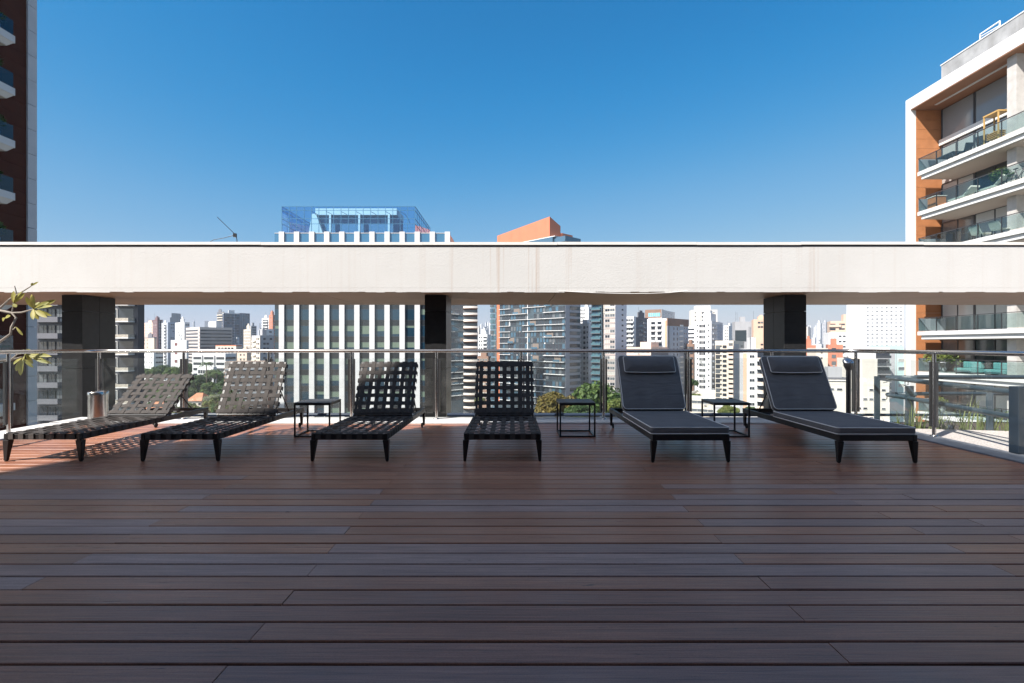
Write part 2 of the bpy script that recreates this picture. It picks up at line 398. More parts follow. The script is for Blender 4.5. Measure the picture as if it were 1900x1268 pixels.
for a, c in zip(joints[:-1], joints[1:]):
    for y0, y1 in ((DB+.03, 9.03), (9.036, DBK)):
        sof.box(a+.004, c-.004, y0, y1, ZS, ZS+.02)
sof.build('soffit', SOFF, portal, fix=True)
MB().box(-14.99, 14.99, DB+.029, DBK-.01, ZS+.022, ZS+.054).build('soffit_backing', FRD, portal, fix=True)
for x0, x1 in ((-7.385, -7.05), (-1.432, -1.08), (4.47, 4.828)):
    p = MB().box(x0+.02, x1-.02, 8.42, 9.08, -1.0, ZS-.0005, 1)
    zs_ = [-1.0, -.18, .76, 1.70, ZS-.004]
    for za, zb_ in zip(zs_[:-1], zs_[1:]):
        for y0, y1 in ((8.4, 8.748), (8.754, 9.1)):
            p.box(x0, x1, y0, y1, za+.003, zb_-.003)
    p.build('pillar', [GRAN, mat('joint_pale', (.20, .20, .20), .7)], portal, fix=True)

# ------------------------------------------------------------------ glass railing
rail = thing('glass_railing', 'stainless steel and clear glass railing along the far edge of the deck', 'railing', (0, 7.8, 0))
RY = 7.8; RZ = 1.056
posts = [-6.29+1.286*i for i in range(10)]+[5.245]
posts = [wx(p, RY) for p in (184, 341, 499, 652, 810, 967, 1120, 1277, 1432, 1588)]
SX = -6.46; RX = 5.235
hp = [(SX-.02, 3.2, RZ), (SX, 5.0, RZ), (SX+.02, 6.6, RZ), (SX+.06, 7.5, RZ), (SX+.10, 7.68, RZ), (SX+.20, RY-.015, RZ), (SX+.4, RY, RZ)]
hp += [(x, RY, RZ) for x in posts[1:-1]]
hp += [(RX-.4, RY, RZ), (RX-.16, RY-.015, RZ), (RX-.05, 7.68, RZ), (RX-.02, 7.5, RZ), (RX, 6.3, RZ), (RX, 4.9, RZ), (RX, 3.0, RZ)]
MB().tube(hp, .027, 14).build('handrail', STEEL, rail, fix=True)
def post_mesh():
    p = MB().tube([(0, 0, .018), (0, 0, RZ-.02)], .0215, 12)
    p.lathe([(.045, .018), (.045, .028), (.024, .034)], n=16)
    return p.mesh('post', STEEL)
PM = post_mesh()
clampm = MB().box(-.052, -.028, -.012, .022, .13, .935).box(.028, .052, -.012, .022, .13, .935).mesh('glass_clamp', STEELD)
spots = [(x, RY, 0) for x in posts]+[(RX, 6.35, R(90)), (RX, 5.02, R(90)), (RX, 3.7, R(90)), (SX+.02, 6.55, R(90)), (SX, 5.2, R(90)), (SX, 3.9, R(90))]
for x, y, rz in spots:
    q = place('post', PM, rail, Vector((x, y, 0))-rail.location, rz); place('glass_clamp', clampm, q, (0, 0, 0))
GLASS = clear_glass('railing_glass', (.955, .975, .97))
gn = GLASS.node_tree.nodes; gl_ = GLASS.node_tree.links
gd = gn.new('ShaderNodeBsdfDiffuse'); gd.inputs[0].default_value = (.7, .7, .68, 1)         # a film of dust and dried drops
gg = gn.new('ShaderNodeNewGeometry'); gt = gn.new('ShaderNodeTexNoise'); gt.inputs['Scale'].default_value = 3.2; gt.inputs['Detail'].default_value = 9; gl_.new(gg.outputs['Position'], gt.inputs['Vector'])
gr_ = gn.new('ShaderNodeMapRange'); gr_.inputs[1].default_value = .42; gr_.inputs[2].default_value = .78; gr_.inputs[3].default_value = .006; gr_.inputs[4].default_value = .035; gl_.new(gt.outputs[0], gr_.inputs[0])
gm_ = gn.new('ShaderNodeMixShader'); o_ = gn['Material Output']; src_ = o_.inputs[0].links[0].from_socket
gl_.new(gr_.outputs[0], gm_.inputs[0]); gl_.new(src_, gm_.inputs[1]); gl_.new(gd.outputs[0], gm_.inputs[2]); gl_.new(gm_.outputs[0], o_.inputs[0])
def pane(a, c):
    a = Vector((*a, 0)); c = Vector((*c, 0)); d = (c-a).normalized(); a = a+d*.055; c = c-d*.055; nn = Vector((-d.y, d.x, 0))*.004
    MB().prism([a-nn, c-nn, c+nn, a+nn], .107, .945).build('glass_panel', GLASS, rail, fix=True)
for a, c in zip(posts[:-1], posts[1:]): pane((a, RY+.006), (c, RY+.006))
for a, c in (((SX+.03, 7.66), (SX+.02, 6.55)), ((SX+.02, 6.55), (SX, 5.2)), ((SX, 5.2), (SX, 3.9)), ((RX, 7.70), (RX, 6.35)), ((RX, 6.35), (RX, 5.02)), ((RX, 5.02), (RX, 3.7))):
    pane(a, c)

# ------------------------------------------------------------------ blue grey tube rails beyond the glass
br = thing('tube_railing', 'blue grey painted tube railing with rounded return beyond the right side glass', 'railing', (6.5, 7.4, -.1))
def uloop(z, r):
    p = [(5.30, 5.42, z), (5.52, 6.5, z), (5.70, 7.45, z)]
    for k in range(9):
        a = R(180-k*22.5*.92); p.append((5.92+.20*math.cos(a), 7.72+.22*math.sin(a), z))
    p += [(6.3, 8.0, z), (9.5, 8.0, z), (11, 8.0, z)]
    return MB().tube(p, r, 12)
uloop(.645, .032).build('upper_rail', BLUEM, br, fix=True); uloop(.385, .030).build('middle_rail', BLUEM, br, fix=True)
MB().tube([(5.31, 8.14, .035), (11, 8.14, .035)], .022, 10).build('lower_rail', BLUEM, br, fix=True)
for x, y, zt, w_ in ((5.69, 7.98, .66, .042), (5.70, 7.34, .56, .055), (5.98, 6.98, .055, .034), (6.40, 6.86, .60, .042), (8.2, 8.0, .62, .042)):
    MB().box(x-w_, x+w_, y-.012, y+.012, -.12, zt).build('flat_post', BLUEM, br, fix=True, bevel=.003)
for x, y, z in ((5.80, 7.92, .645), (5.80, 7.92, .385), (5.74, 7.42, .645), (6.42, 8.0, .645)):
    MB().tube([(x, y, z-.02), (x, y, z-.075), (x-.06, y, z-.085)], .006, 6).build('bracket', BLUEM, br, fix=True)
gp_ = MB().box(5.235, 5.60, 5.29, 5.40, .018, .715).build('end_panel', mat('navy_paint', (.008, .018, .032), .6, var=.1, vscale=8), br, fix=True, bevel=.006)
lr = thing('low_pipe', 'dark blue pipe rail running low behind the glass along the roof edge', 'pipe', (0, 8.3, -.6))
MB().tube([(-6.8, 8.32, .012), (-1.46, 8.32, .012)], .03, 10).tube([(-1.05, 8.32, .012), (5.28, 8.32, .012)], .03, 10).build('pipe', mat('navy_pipe', (.03, .045, .08), .4), lr, fix=True)
for x in (-5.6, -4.3, -3.0, -1.75, .2, 1.55, 3.25, 4.3): MB().box(x-.04, x+.04, 8.31, 8.33, -1.0, -.02).build('pipe_leg', BLUEM, lr, fix=True)

# ------------------------------------------------------------------ loungers
STRAP = mat('webbing_strap', (.048, .041, .037), .8, var=.22, vscale=30, bump=.5, bscale=260)
LFR = mat('lounger_frame', (.007, .007, .008), .45, var=.2, vscale=15)
RUB = mat('wheel_rubber', (.02, .02, .02), .7)
FAB = mat('charcoal_fabric', (.150, .148, .152), .92, var=.12, vscale=5, bump=.5, bscale=420, spec=.25)
fn_ = FAB.node_tree.nodes; fl_ = FAB.node_tree.links
ft = fn_.new('ShaderNodeTexNoise'); ft.inputs['Scale'].default_value = 4.5; ft.inputs['Detail'].default_value = 3; ft.inputs['Distortion'].default_value = 1.2
fm_ = fn_.new('ShaderNodeMapping'); fm_.inputs['Scale'].default_value = (.5, 1.6, 1.6); ftc = fn_.new('ShaderNodeTexCoord')
fl_.new(ftc.outputs['Object'], fm_.inputs[0]); fl_.new(fm_.outputs[0], ft.inputs['Vector'])
fb_ = fn_.new('ShaderNodeBump'); fb_.inputs['Strength'].default_value = .55; fb_.inputs['Distance'].default_value = .035; fl_.new(ft.outputs[0], fb_.inputs['Height'])
pb_ = fn_['Principled BSDF']; old_ = pb_.inputs['Normal'].links[0].from_node; fl_.new(fb_.outputs[0], old_.inputs['Normal'])
PIPE = mat('pale_piping', (.70, .69, .66), .7)
LW = .80; HZ = .276; HY = 1.26

def seat_map(u, v, h): return Vector((u, v, HZ+.004+h-(.012*math.cos(math.pi*u/.8)*min(1, v*6) if abs(u) < .39 else 0)))
def back_map(ang):
    ca, sa = math.cos(ang), math.sin(ang)
    return lambda u, v, h: Vector((u, HY+v*ca-h*sa, HZ+.012+v*sa+h*ca))
def weave(fn, W_, L, nx, ny, wrap_front, sw=.050, rng=None):
    mb = MB(); px = W_/(nx+.4); py = L/ny
    us = [(i-(nx-1)/2)*px for i in range(nx)]; vs = [(j+.5)*py for j in range(ny)]
    wd_u = fn(1, 0, 0)-fn(0, 0, 0); wd_v = fn(0, 1, 0)-fn(0, 0, 0); A_ = .0030
    for i, u in enumerate(us):
        du = rng.uniform(-.002, .002)
        pts = []
        if wrap_front: pts += [fn(u, -.006, -.058), fn(u, -.006, -.004)]
        else: pts += [fn(u+du, -.004, -.03)]
        for j, v in enumerate(vs):
            s_ = A_ if (i+j) % 2 else -A_
            pts += [fn(u+du, v-.022, s_), fn(u+du, v+.022, s_)]
        pts += [fn(u+du, L+.004, -.002), fn(u+du, L+.006, -.035)]
        mb.ribbon(pts, wd_u, sw, .0024)
    for j, v in enumerate(vs):
        dv = rng.uniform(-.002, .002)
        pts = [fn(-W_/2-.005, v, -.056), fn(-W_/2-.005, v, -.003)]
        for i, u in enumerate(us):
            s_ = -A_ if (i+j) % 2 else A_
            pts += [fn(u-.022, v+dv, s_), fn(u+.022, v+dv, s_)]
        pts += [fn(W_/2+.005, v, -.003), fn(W_/2+.005, v, -.056)]
        mb.ribbon(pts, wd_v, sw, .0024)
    return mb

def rslab(L0, L1, W_, T, rc, rb, fn, puff=.005):
    # rounded cushion: outline in (u,v), height through fn
    def outline(ins):
        pts = []; r = max(rc-ins, .004); x1 = W_/2-ins; y0 = L0+ins; y1 = L1-ins
        for cx, cy, a0 in ((x1-r, y1-r, 0), (-x1+r, y1-r, 90), (-x1+r, y0+r, 180), (x1-r, y0+r, 270)):
            for k in range(5): a = R(a0+k*22.5); pts.append((cx+r*math.cos(a), cy+r*math.sin(a)))
        # extra points along the long edges keep the top faces well shaped
        return pts
    levels = [(rb*1.2, 0), (rb*.3, rb*.25), (0, rb), (0, T-rb), (rb*.3, T-rb*.25), (rb*1.2, T), (min(W_, L1-L0)*.22, T+puff), (min(W_, L1-L0)*.4, T+puff*1.4)]
    mb = MB(); rings = [[fn(x, y, h) for x, y in outline(i_)] for i_, h in levels]; n = len(rings[0]); vs = [p for q in rings for p in q]
    fs = [(i*n+j, i*n+(j+1) % n, (i+1)*n+(j+1) % n, (i+1)*n+j) for i in range(len(levels)-1) for j in range(n)]
    fs += [tuple(reversed(range(n))), tuple(range((len(levels)-1)*n, len(levels)*n))]
    mb.add(vs, fs, 0, True)
    return mb, [fn(x, y, T-.003) for x, y in outline(.003)], [fn(x, y, .003) for x, y in outline(.003)]

def lounger_frame(root, ang):
    f = MB()
    for s in (-1, 1): f.box(s*(LW/2-.042) - .018, s*(LW/2-.042)+.018, .0, 2.12, HZ-.062, HZ-.002)
    for y in (.004, 1.235, 2.085): f.box(-LW/2+.0605, LW/2-.0605, y, y+.034, HZ-.060, HZ-.004)
    f.build('seat_frame', LFR, root, bevel=.003)
    for s in (-1, 1):
        x = s*(LW/2-.042); l_ = MB()
        def sec(z, hx, hy, dx, dy): return [(x+dx-hx, .03+dy-hy, z), (x+dx+hx, .03+dy-hy, z), (x+dx+hx, .03+dy+hy, z), (x+dx-hx, .03+dy+hy, z)]
        l_.hexa(sec(.008, .014, .014, s*.012, -.008)+sec(HZ-.064, .030, .030, 0, 0))
        l_.box(x+s*.012-.011, x+s*.012+.011, .011, .033, 0, .008)
        l_.build('leg', LFR, root, bevel=.003)
        r_ = MB().hexa([(x-.013, 2.07, .035), (x+.013, 2.07, .035), (x+.013, 2.10, .035), (x-.013, 2.10, .035),
                        (x-.018, 2.06, HZ-.064), (x+.018, 2.06, HZ-.064), (x+.018, 2.115, HZ-.064), (x-.018, 2.115, HZ-.064)])
        r_.build('leg', LFR, root, bevel=.003)
        w_ = MB(); Mx = Matrix.Rotation(R(90), 3, 'Y')
        w_.lathe([(.030, -.010), (.034, -.006), (.034, .006), (.030, .010)], c=(x-s*.0245, 2.085, .034), n=18, M=Mx)
        w_.build('wheel', RUB, root)
    fn = back_map(ang); b = MB(); BL = .72
    def ob(u0, u1, v0, v1, h0, h1):
        b.hexa([fn(u0, v0, h0), fn(u1, v0, h0), fn(u1, v1, h0), fn(u0, v1, h0), fn(u0, v0, h1), fn(u1, v0, h1), fn(u1, v1, h1), fn(u0, v1, h1)])
    for s in (-1, 1): ob(s*.345-.014, s*.345+.014, .0, BL, -.034, -.006)
    ob(-.3305, .3305, BL-.028, BL-.001, -.034, -.007); ob(-.3305, .3305, .001, .03, -.034, -.007)
    b.build('back_frame', LFR, root, bevel=.002)
    st = MB()
    top = fn(0, .40, -.03)
    for s in (-1, 1): st.tube([(s*.315, top.y, top.z), (s*.315, min(2.05, top.y+.32), HZ-.03)], .007, 8)
    st.tube([(-.35, min(2.05, top.y+.32), HZ-.03), (.35, min(2.05, top.y+.32), HZ-.03)], .008, 8)
    st.build('back_support', LFR, root)

def woven_lounger(label, x, y, ang, seed):
    root = thing('sun_lounger', label, 'sun lounger', (x, y, 0), R(((seed*37) % 11-5)*.12), 'sun loungers in a row in front of the railing')
    rng = random.Random(seed)
    lounger_frame(root, ang)
    weave(seat_map, LW-.05, 1.24, 7, 12, True, rng=rng).build('seat_webbing', STRAP, root)
    weave(back_map(ang), .73, .72, 7, 7, False, rng=rng).build('back_webbing', STRAP, root)
    return root
def cushioned_lounger(label, x, y, ang, seed):
    root = thing('sun_lounger', label, 'sun lounger', (x, y, 0), R(((seed*37) % 11-5)*.12), 'sun loungers in a row in front of the railing')
    lounger_frame(root, ang)
    f1 = lambda u, v, h: Vector((u, v, HZ+.002+h))
    mb, t, b = rslab(.015, 1.275, .775, .066, .035, .014, f1)
    c = mb.build('seat_cushion', FAB, root)
    MB().tube(t, .0052, 6, closed=True).tube(b, .0052, 6, closed=True).build('piping', PIPE, c)
    fb = back_map(ang); f2 = lambda u, v, h: fb(u, v+.055, h+.004)
    mb, t, b = rslab(0, .735, .765, .066, .05, .014, f2)
    c = mb.build('back_cushion', FAB, root)
    MB().tube(t, .0052, 6, closed=True).tube(b, .0052, 6, closed=True).build('piping', PIPE, c)
    f3 = lambda u, v, h: fb(u, v+.055, h*(1-.35*abs((v-.60)/.12)**2)+.078)
    mb, t, b = rslab(.475, .700, .64, .055, .03, .022, f3, .012)
    c = mb.build('headrest_pillow', FAB, root)
    f4 = lambda u, v, h: fb(u*1.012, .5875+.055+(v-.5875)*1.03, h+.016)
    MB().tube([f4(px_, py_, .092) for px_, py_ in [(-.315, .69), (-.315, .50), (-.305, .485), (-.1, .478), (.1, .478), (.305, .485), (.315, .50), (.315, .69), (.305, .698), (0, .70), (-.305, .698)]], .0055, 6, closed=True).build('piping', PIPE, c)
    return root
LY = 5.03
woven_lounger('woven strap lounger with its back lowered, beside the steel bin, in sunlight', -4.62, LY, R(41), 1)
woven_lounger('woven strap lounger with steep back in sunlight, left of the first side table', -3.27, LY, R(63), 2)
woven_lounger('woven strap lounger half in shade, between the left side table and the middle pillar', -1.60, LY, R(63), 3)
woven_lounger('black woven strap lounger fully in shade, seen straight from its foot end', -.095, LY, R(64), 4)
cushioned_lounger('charcoal cushioned lounger with white piping between two side tables', 1.745, 4.985, R(61), 5)
cushioned_lounger('charcoal cushioned lounger with white piping, in front of the steel ashtray stand', 3.55, 4.96, R(60), 6)

# ------------------------------------------------------------------ side tables
TOPM = mat('table_top_paint', (.035, .037, .042), .45, var=.15, vscale=9)
def side_table(label, x, y, rz):
    t = thing('side_table', label, 'table', (x, y, 0), rz, 'low black side tables between the loungers')
    h = .431; s = .224
    MB().box(-s, s, -s, s, h-.014, h).build('table_top', TOPM, t, bevel=.002)
    for a in (-1, 1):
        for b in (-1, 1): MB().box(a*(s-.0105)-.0095, a*(s-.0105)+.0095, b*(s-.0105)-.0095, b*(s-.0105)+.0095, 0, h-.0145).build('leg', BLACKM, t, bevel=.0015)
    f = MB()
    for a in (-1, 1):
        f.box(a*(s-.0105)-.009, a*(s-.0105)+.009, -s+.0205, s-.0205, .002, .019); f.box(-s+.0205, s-.0205, a*(s-.0105)-.009, a*(s-.0105)+.009, .002, .019)
        f.box(a*(s-.0105)-.009, a*(s-.0105)+.009, -s+.0205, s-.0205, h-.034, h-.0148); f.box(-s+.0205, s-.0205, a*(s-.0105)-.009, a*(s-.0105)+.009, h-.034, h-.0148)
    f.build('rail_frame', BLACKM, t)
    return t
side_table('small black side table between two woven loungers', -2.49, 6.58, R(1.5))
side_table('small black side table between the shaded woven lounger and a cushioned lounger', .815, 6.58, R(0))
side_table('small black side table between the two cushioned loungers', 2.735, 6.58, R(-1))

# ------------------------------------------------------------------ bin and ashtray stand
bn = thing('waste_bin', 'polished steel cylinder waste bin standing on the deck behind the reclined lounger', 'bin', (-5.86, 7.25, 0))
MB().lathe([(.118, .012), (.118, .44)], n=32).build('body', STEEL, bn)
MB().lathe([(.120, 0), (.120, .0118)], n=32).build('base_ring', RUB, bn)
MB().lathe([(.124, .4404), (.124, .482), (.118, .49), (.085, .49), (.08, .47), (.02, .465)], n=32).build('lid', STEEL, bn)
ash = thing('ashtray_stand', 'slim steel ashtray stand with a slanted round head and conical foot', 'ashtray stand', (4.60, 7.0, 0))
MB().lathe([(.20, 0), (.205, .012), (.20, .035), (.12, .12), (.06, .185), (.05, .20), (.045, .215)], n=32).build('foot', STEEL, ash)
MB().lathe([(.030, .2155), (.030, .80)], n=20).build('column', STEELD, ash)
hd = MB(); Mh = Matrix.Rotation(R(48), 3, 'X')
hd.lathe([(.031, .8005), (.060, .862), (.062, .90)], n=24)
hd.build('cup', STEELD, ash)
h2 = MB().lathe([(.066, -.03), (.068, .0), (.064, .008), (.03, .010)], c=(0, -.004, .925), n=24, M=Mh)
hh = h2.build('head', mat('steel_head', (.42, .44, .48), .3, metal=1.), ash)
sl = MB()
for dx, dy in ((-.026, -.012), (.026, -.012), (0, -.036)):
    c_ = Mh @ Vector((dx, dy, .0112))
    sl.lathe([(.011, 0), (.011, .0008)], c=(c_.x, c_.y-.004, c_.z+.925), n=12, M=Mh)
sl.build('slot', FRD, hh)

# ------------------------------------------------------------------ antenna and loose cable on the beam
an = thing('antenna_rod', 'thin bent antenna rod standing on top of the white beam', 'antenna', (wx(437, 8.4), 8.4, ZT))
P_ = lambda px, py: (wx(px, 8.4), 8.4, wz(py, 8.4))
MB().tube([P_(440, 452), P_(439.5, 444), P_(437, 436)], .006, 6).build('stem', BLACKM, an, fix=True)
MB().tube([P_(403, 403), P_(436, 435)], .005, 6).build('arm', BLACKM, an, fix=True)
MB().tube([P_(434, 437), P_(415, 442), P_(396, 445.5), P_(386.5, 451)], .005, 6).build('cable', BLACKM, an, fix=True)
c0 = Vector(P_(436, 437)); MB().box(c0.x-.022, c0.x+.022, c0.y-.02, c0.y+.02, c0.z-.03, c0.z+.03).build('clamp', BLACKM, an, fix=True)
cbp = [(wx(px, 7.885), 7.885, wz(py, 7.885)) for px, py in ((1036, 540.2), (1058, 541.5), (1100, 543.5), (1150, 545), (1200, 545), (1240, 543.5), (1262, 541.5), (1276, 540))]
lc = MB().tube(cbp, .0055, 6).build('loose_cable', mat('white_cable', (.7, .69, .67), .6)); tag(lc, 'white cable sagging along the lower front edge of the beam', 'cable')

# ------------------------------------------------------------------ buildings: helpers
def win_mesh(w, h, glass, frame, mull=0, sill=False):
    key = ('w', round(w, 2), round(h, 2), glass.name, frame.name, mull, sill)
    if key in _m: return _m[key]
    b = MB(); t = max(.05, min(.10, w*.05))
    b.box(-w/2+t, w/2-t, -.02, .06, t, h-t, 0)
    b.box(-w/2, w/2, -.07, .06, h-t, h, 1); b.box(-w/2, w/2, -.07, .06, 0, t, 1)
    b.box(-w/2, -w/2+t, -.069, .06, t+.001, h-t-.001, 1); b.box(w/2-t, w/2, -.069, .06, t+.001, h-t-.001, 1)
    for k in range(mull):
        x = -w/2+w*(k+1)/(mull+1); b.box(x-t*.4, x+t*.4, -.05, -.021, t+.001, h-t-.001, 1)
    if sill: b.box(-w/2-.08, w/2+.08, -.14, .06, -.10, -.001, 1)
    _m[key] = b.mesh('window', [glass, frame]); return _m[key]
def balc_mesh(w, d, ph, par, slab, gl=GD, rnd=False, glassy=False):
    key = ('b', round(w, 2), d, ph, par.name, slab.name, rnd, glassy, gl.name)
    if key in _m: return _m[key]
    b = MB()
    if rnd:
        n = 10; out = [(-w/2+w*k/n, -d*math.sin(math.pi*(.12+.76*k/n))) for k in range(n+1)]
        b.prism([(x, y) for x, y in out]+[(w/2, .05), (-w/2, .05)], -.22, 0, 1)
        for (xa, ya), (xb, yb) in zip(out[:-1], out[1:]):
            b.hexa([(xa, ya, .001), (xb, yb, .001), (xb, yb+.12, .001), (xa, ya+.12, .001), (xa, ya, ph), (xb, yb, ph), (xb, yb+.12, ph), (xa, ya+.12, ph)], 0)
    else:
        b.box(-w/2, w/2, -d, .05, -.20, 0, 1)
        b.box(-w/2+.02, w/2-.02, -d+.02, -d+.10, .001, ph, 0)
        b.box(-w/2+.02, -w/2+.10, -d+.101, .05, .001, ph, 0); b.box(w/2-.10, w/2-.02, -d+.101, .05, .001, ph, 0)
    b.box(-w/2+.25, w/2-.25, -.02, .04, .05, 2.35, 2)
    _m[key] = b.mesh('balcony', [par, slab, gl]); return _m[key]

class Face:
    def __init__(s, p, q):                     # p left end, q right end as seen from outside
        s.p = Vector((p[0], p[1], 0)); s.q = Vector((q[0], q[1], 0)); s.L = (s.q-s.p).length
        s.e = (s.q-s.p).normalized(); s.n = Vector((s.e.y, -s.e.x, 0)); s.rz = math.atan2(s.e.y, s.e.x)
    def at(s, u, z, out=0.): v = s.p+s.e*(u*s.L)+s.n*out; return Vector((v.x, v.y, z))
def merged(name, items, parent):               # the repeats past the hundred that show largest: one part
    mb = MB(); mats = []
    for me, loc, rz in items:
        M = Matrix.Translation(loc) @ Matrix.Rotation(rz, 4, 'Z'); vs = [M @ v.co for v in me.vertices]; o = len(mb.v)
        mp = []
        for m in me.materials:
            if m not in mats: mats.append(m)
            mp.append(mats.index(m))
        mb.v += [tuple(v) for v in vs]
        for p in me.polygons: mb.f.append(tuple(i+o for i in p.vertices)); mb.mi.append(mp[p.material_index]); mb.sm.append(False)
    ob = mb.build(name, mats, parent); tag(ob, kind='stuff'); return ob
class Bld:
    def __init__(s, name, label, cat, loc, group=None):
        s.root = thing(name, label, cat, loc, 0, group); s.bag = {}; s.rng = random.Random(label)
    def put(s, name, me, pos, rz): s.bag.setdefault(name, []).append((me, Vector(pos)-s.root.location, rz))
    def mb(s, mb, name, mats, **k): return mb.build(name, mats, s.root, fix=True, **k)
    def done(s):
        for name, it in s.bag.items():
            for me, loc, rz in it[:100]: place(name, me, s.root, loc, rz)
            if len(it) > 100: merged(name+'s', it[100:], s.root)
    def dress(s, F, z0, z1, fl, spec):
        n = int((z1-z0)/fl)
        for it in spec:
            k = it[0]
            if k == 'strip':                    # vertical strip of another colour, proud of the wall
                u0, u1, m = it[1:4]; a, b = F.at(u0, 0), F.at(u1, 0); o = F.n*.06
                s.mb(MB().prism([a+o, b+o, b-F.n*.1, a-F.n*.1], it[4] if len(it) > 4 else z0, it[5] if len(it) > 5 else z1), 'wall_strip', m)
                continue
            for r in range(n):
                zt = z1-r*fl
                if k == 'win':
                    _, u0, u1, nc, w, h, gls, fr = it[:8]; mull = it[8] if len(it) > 8 else 0; skip = it[9] if len(it) > 9 else 0
                    for c in range(nc):
                        if skip and s.rng.random() < skip: continue
                        g = s.rng.choice(gls)
                        if s.rng.random() < .10 and w > .9 and fl > 2.5:
                            if 'ac' not in _m: _m['ac'] = MB().box(-.4, .4, -.38, -.02, 0, .55).box(-.28, .28, -.40, -.381, .08, .47, 1).mesh('air_conditioner', [FRW, DGREY])
                            s.put('air_conditioner', _m['ac'], F.at(u0+(u1-u0)*(c+.5)/nc, zt-h-1.2, .05), F.rz)
                        s.put('window', win_mesh(w, h, g, fr, mull), F.at(u0+(u1-u0)*(c+.5)/nc, zt-h-.5, .05), F.rz)
                elif k == 'rib':
                    _, u0, u1, h, gls, fr = it[:6]; w = (u1-u0)*F.L
                    s.put('ribbon_window', win_mesh(w, h, s.rng.choice(gls), fr, max(1, int(w/4))), F.at((u0+u1)/2, zt-h-.9), F.rz)
                elif k == 'bal':
                    _, u0, u1, d, ph, par, slab = it[:7]; w = (u1-u0)*F.L; rnd = it[7] if len(it) > 7 else False
                    s.put('balcony', balc_mesh(w, d, ph, par, slab, s.rng.choice([GD, GD, GM]), rnd), F.at((u0+u1)/2, zt-fl+.2), F.rz)
                elif k == 'ledge':
                    _, u0, u1, d, h, m = it[:6]
                    if len(it) > 6 and s.rng.random() < it[6]: continue
                    key = ('l', round((u1-u0)*F.L, 2), d, h, m.name)
                    if key not in _m:
                        w = (u1-u0)*F.L; _m[key] = MB().box(-w/2, w/2, -d, .05, -h, 0).mesh('ledge', [m])
                    s.put('ledge', _m[key], F.at((u0+u1)/2, zt-fl+.02), F.rz)

def solve(P, d, px):
    k = (px-950)/950.; den = d.x-k*d.y
    return (k*P.y-P.x)/den if abs(den) > 1e-6 else 15.
def tower(label, xl, xc, xr, yt, D, yaw, wall, L=None, Rr=None, fl=3.1, yb=800, name='apartment_tower', cat='tower', roof='hut', zb=ZG, depth=14., group=None, roofm=None):
    th = R(yaw); P = Vector((wx(xc, D), D, 0)); dl = Vector((-math.cos(th), math.sin(th), 0)); dr = Vector((math.sin(th), math.cos(th), 0))
    sl = solve(P, dl, xl) if xl < xc-.5 else depth; sr = solve(P, dr, xr) if xr > xc+.5 else depth
    sl = sl if 0 < sl < 90 else depth; sr = sr if 0 < sr < 90 else depth
    A, B, C, E = P+dl*sl, P, P+dr*sr, P+dl*sl+dr*sr
    zt = wz(yt, D); zv = max(zb, wz(yb, D))
    ctr = (A+C)/2; b = Bld(name, label, cat, (ctr.x, ctr.y, zb), group)
    b.mb(MB().prism([A, B, C, E], zb, zt), 'wall', wall)
    rf = MB(); cx = ctr
    ins = lambda p, t: cx+(p-cx)*t
    rm = roofm or wall
    for p, q in ((A, B), (B, C), (C, E), (E, A)):
        rf.prism([p+(p-cx)*.004, q+(q-cx)*.004, ins(q, .96), ins(p, .96)], zt+.004, zt+.9)
    ro = b.mb(rf, 'parapet', rm)
    if roof == 'hut':
        h = b.rng.uniform(2.6, 5.5); t0 = b.rng.uniform(.3, .5); off = (A-B)*b.rng.uniform(-.12, .12)
        hb = MB().prism([ins(p, t0)+off for p in (A, B, C, E)], zt+.002, zt+h)
        if b.rng.random() < .7: hb.prism([ins(p, t0*.45)+off for p in (A, B, C, E)], zt+h+.001, zt+h+b.rng.uniform(.8, 2))
        b.mb(hb, 'roof_hut', rm)
        for _ in range(2):
            q = ins(A, b.rng.uniform(.2, .7))+(C-E)*b.rng.uniform(-.2, .2)
            if b.rng.random() < .5: b.mb(MB().tube([(q.x, q.y, zt), (q.x, q.y, zt+h+b.rng.uniform(2, 5))], .07, 5), 'mast', FRD)
    if L: b.dress(Face(A, B), zv, zt-.3, fl, L)
    if Rr: b.dress(Face(B, C), zv, zt-.3, fl, Rr)
    b.A, b.B, b.C, b.E, b.zt = A, B, C, E, zt
    return b
DK = [GD, GD, GD, GM]; MX = [GD, GD, GM, GL]

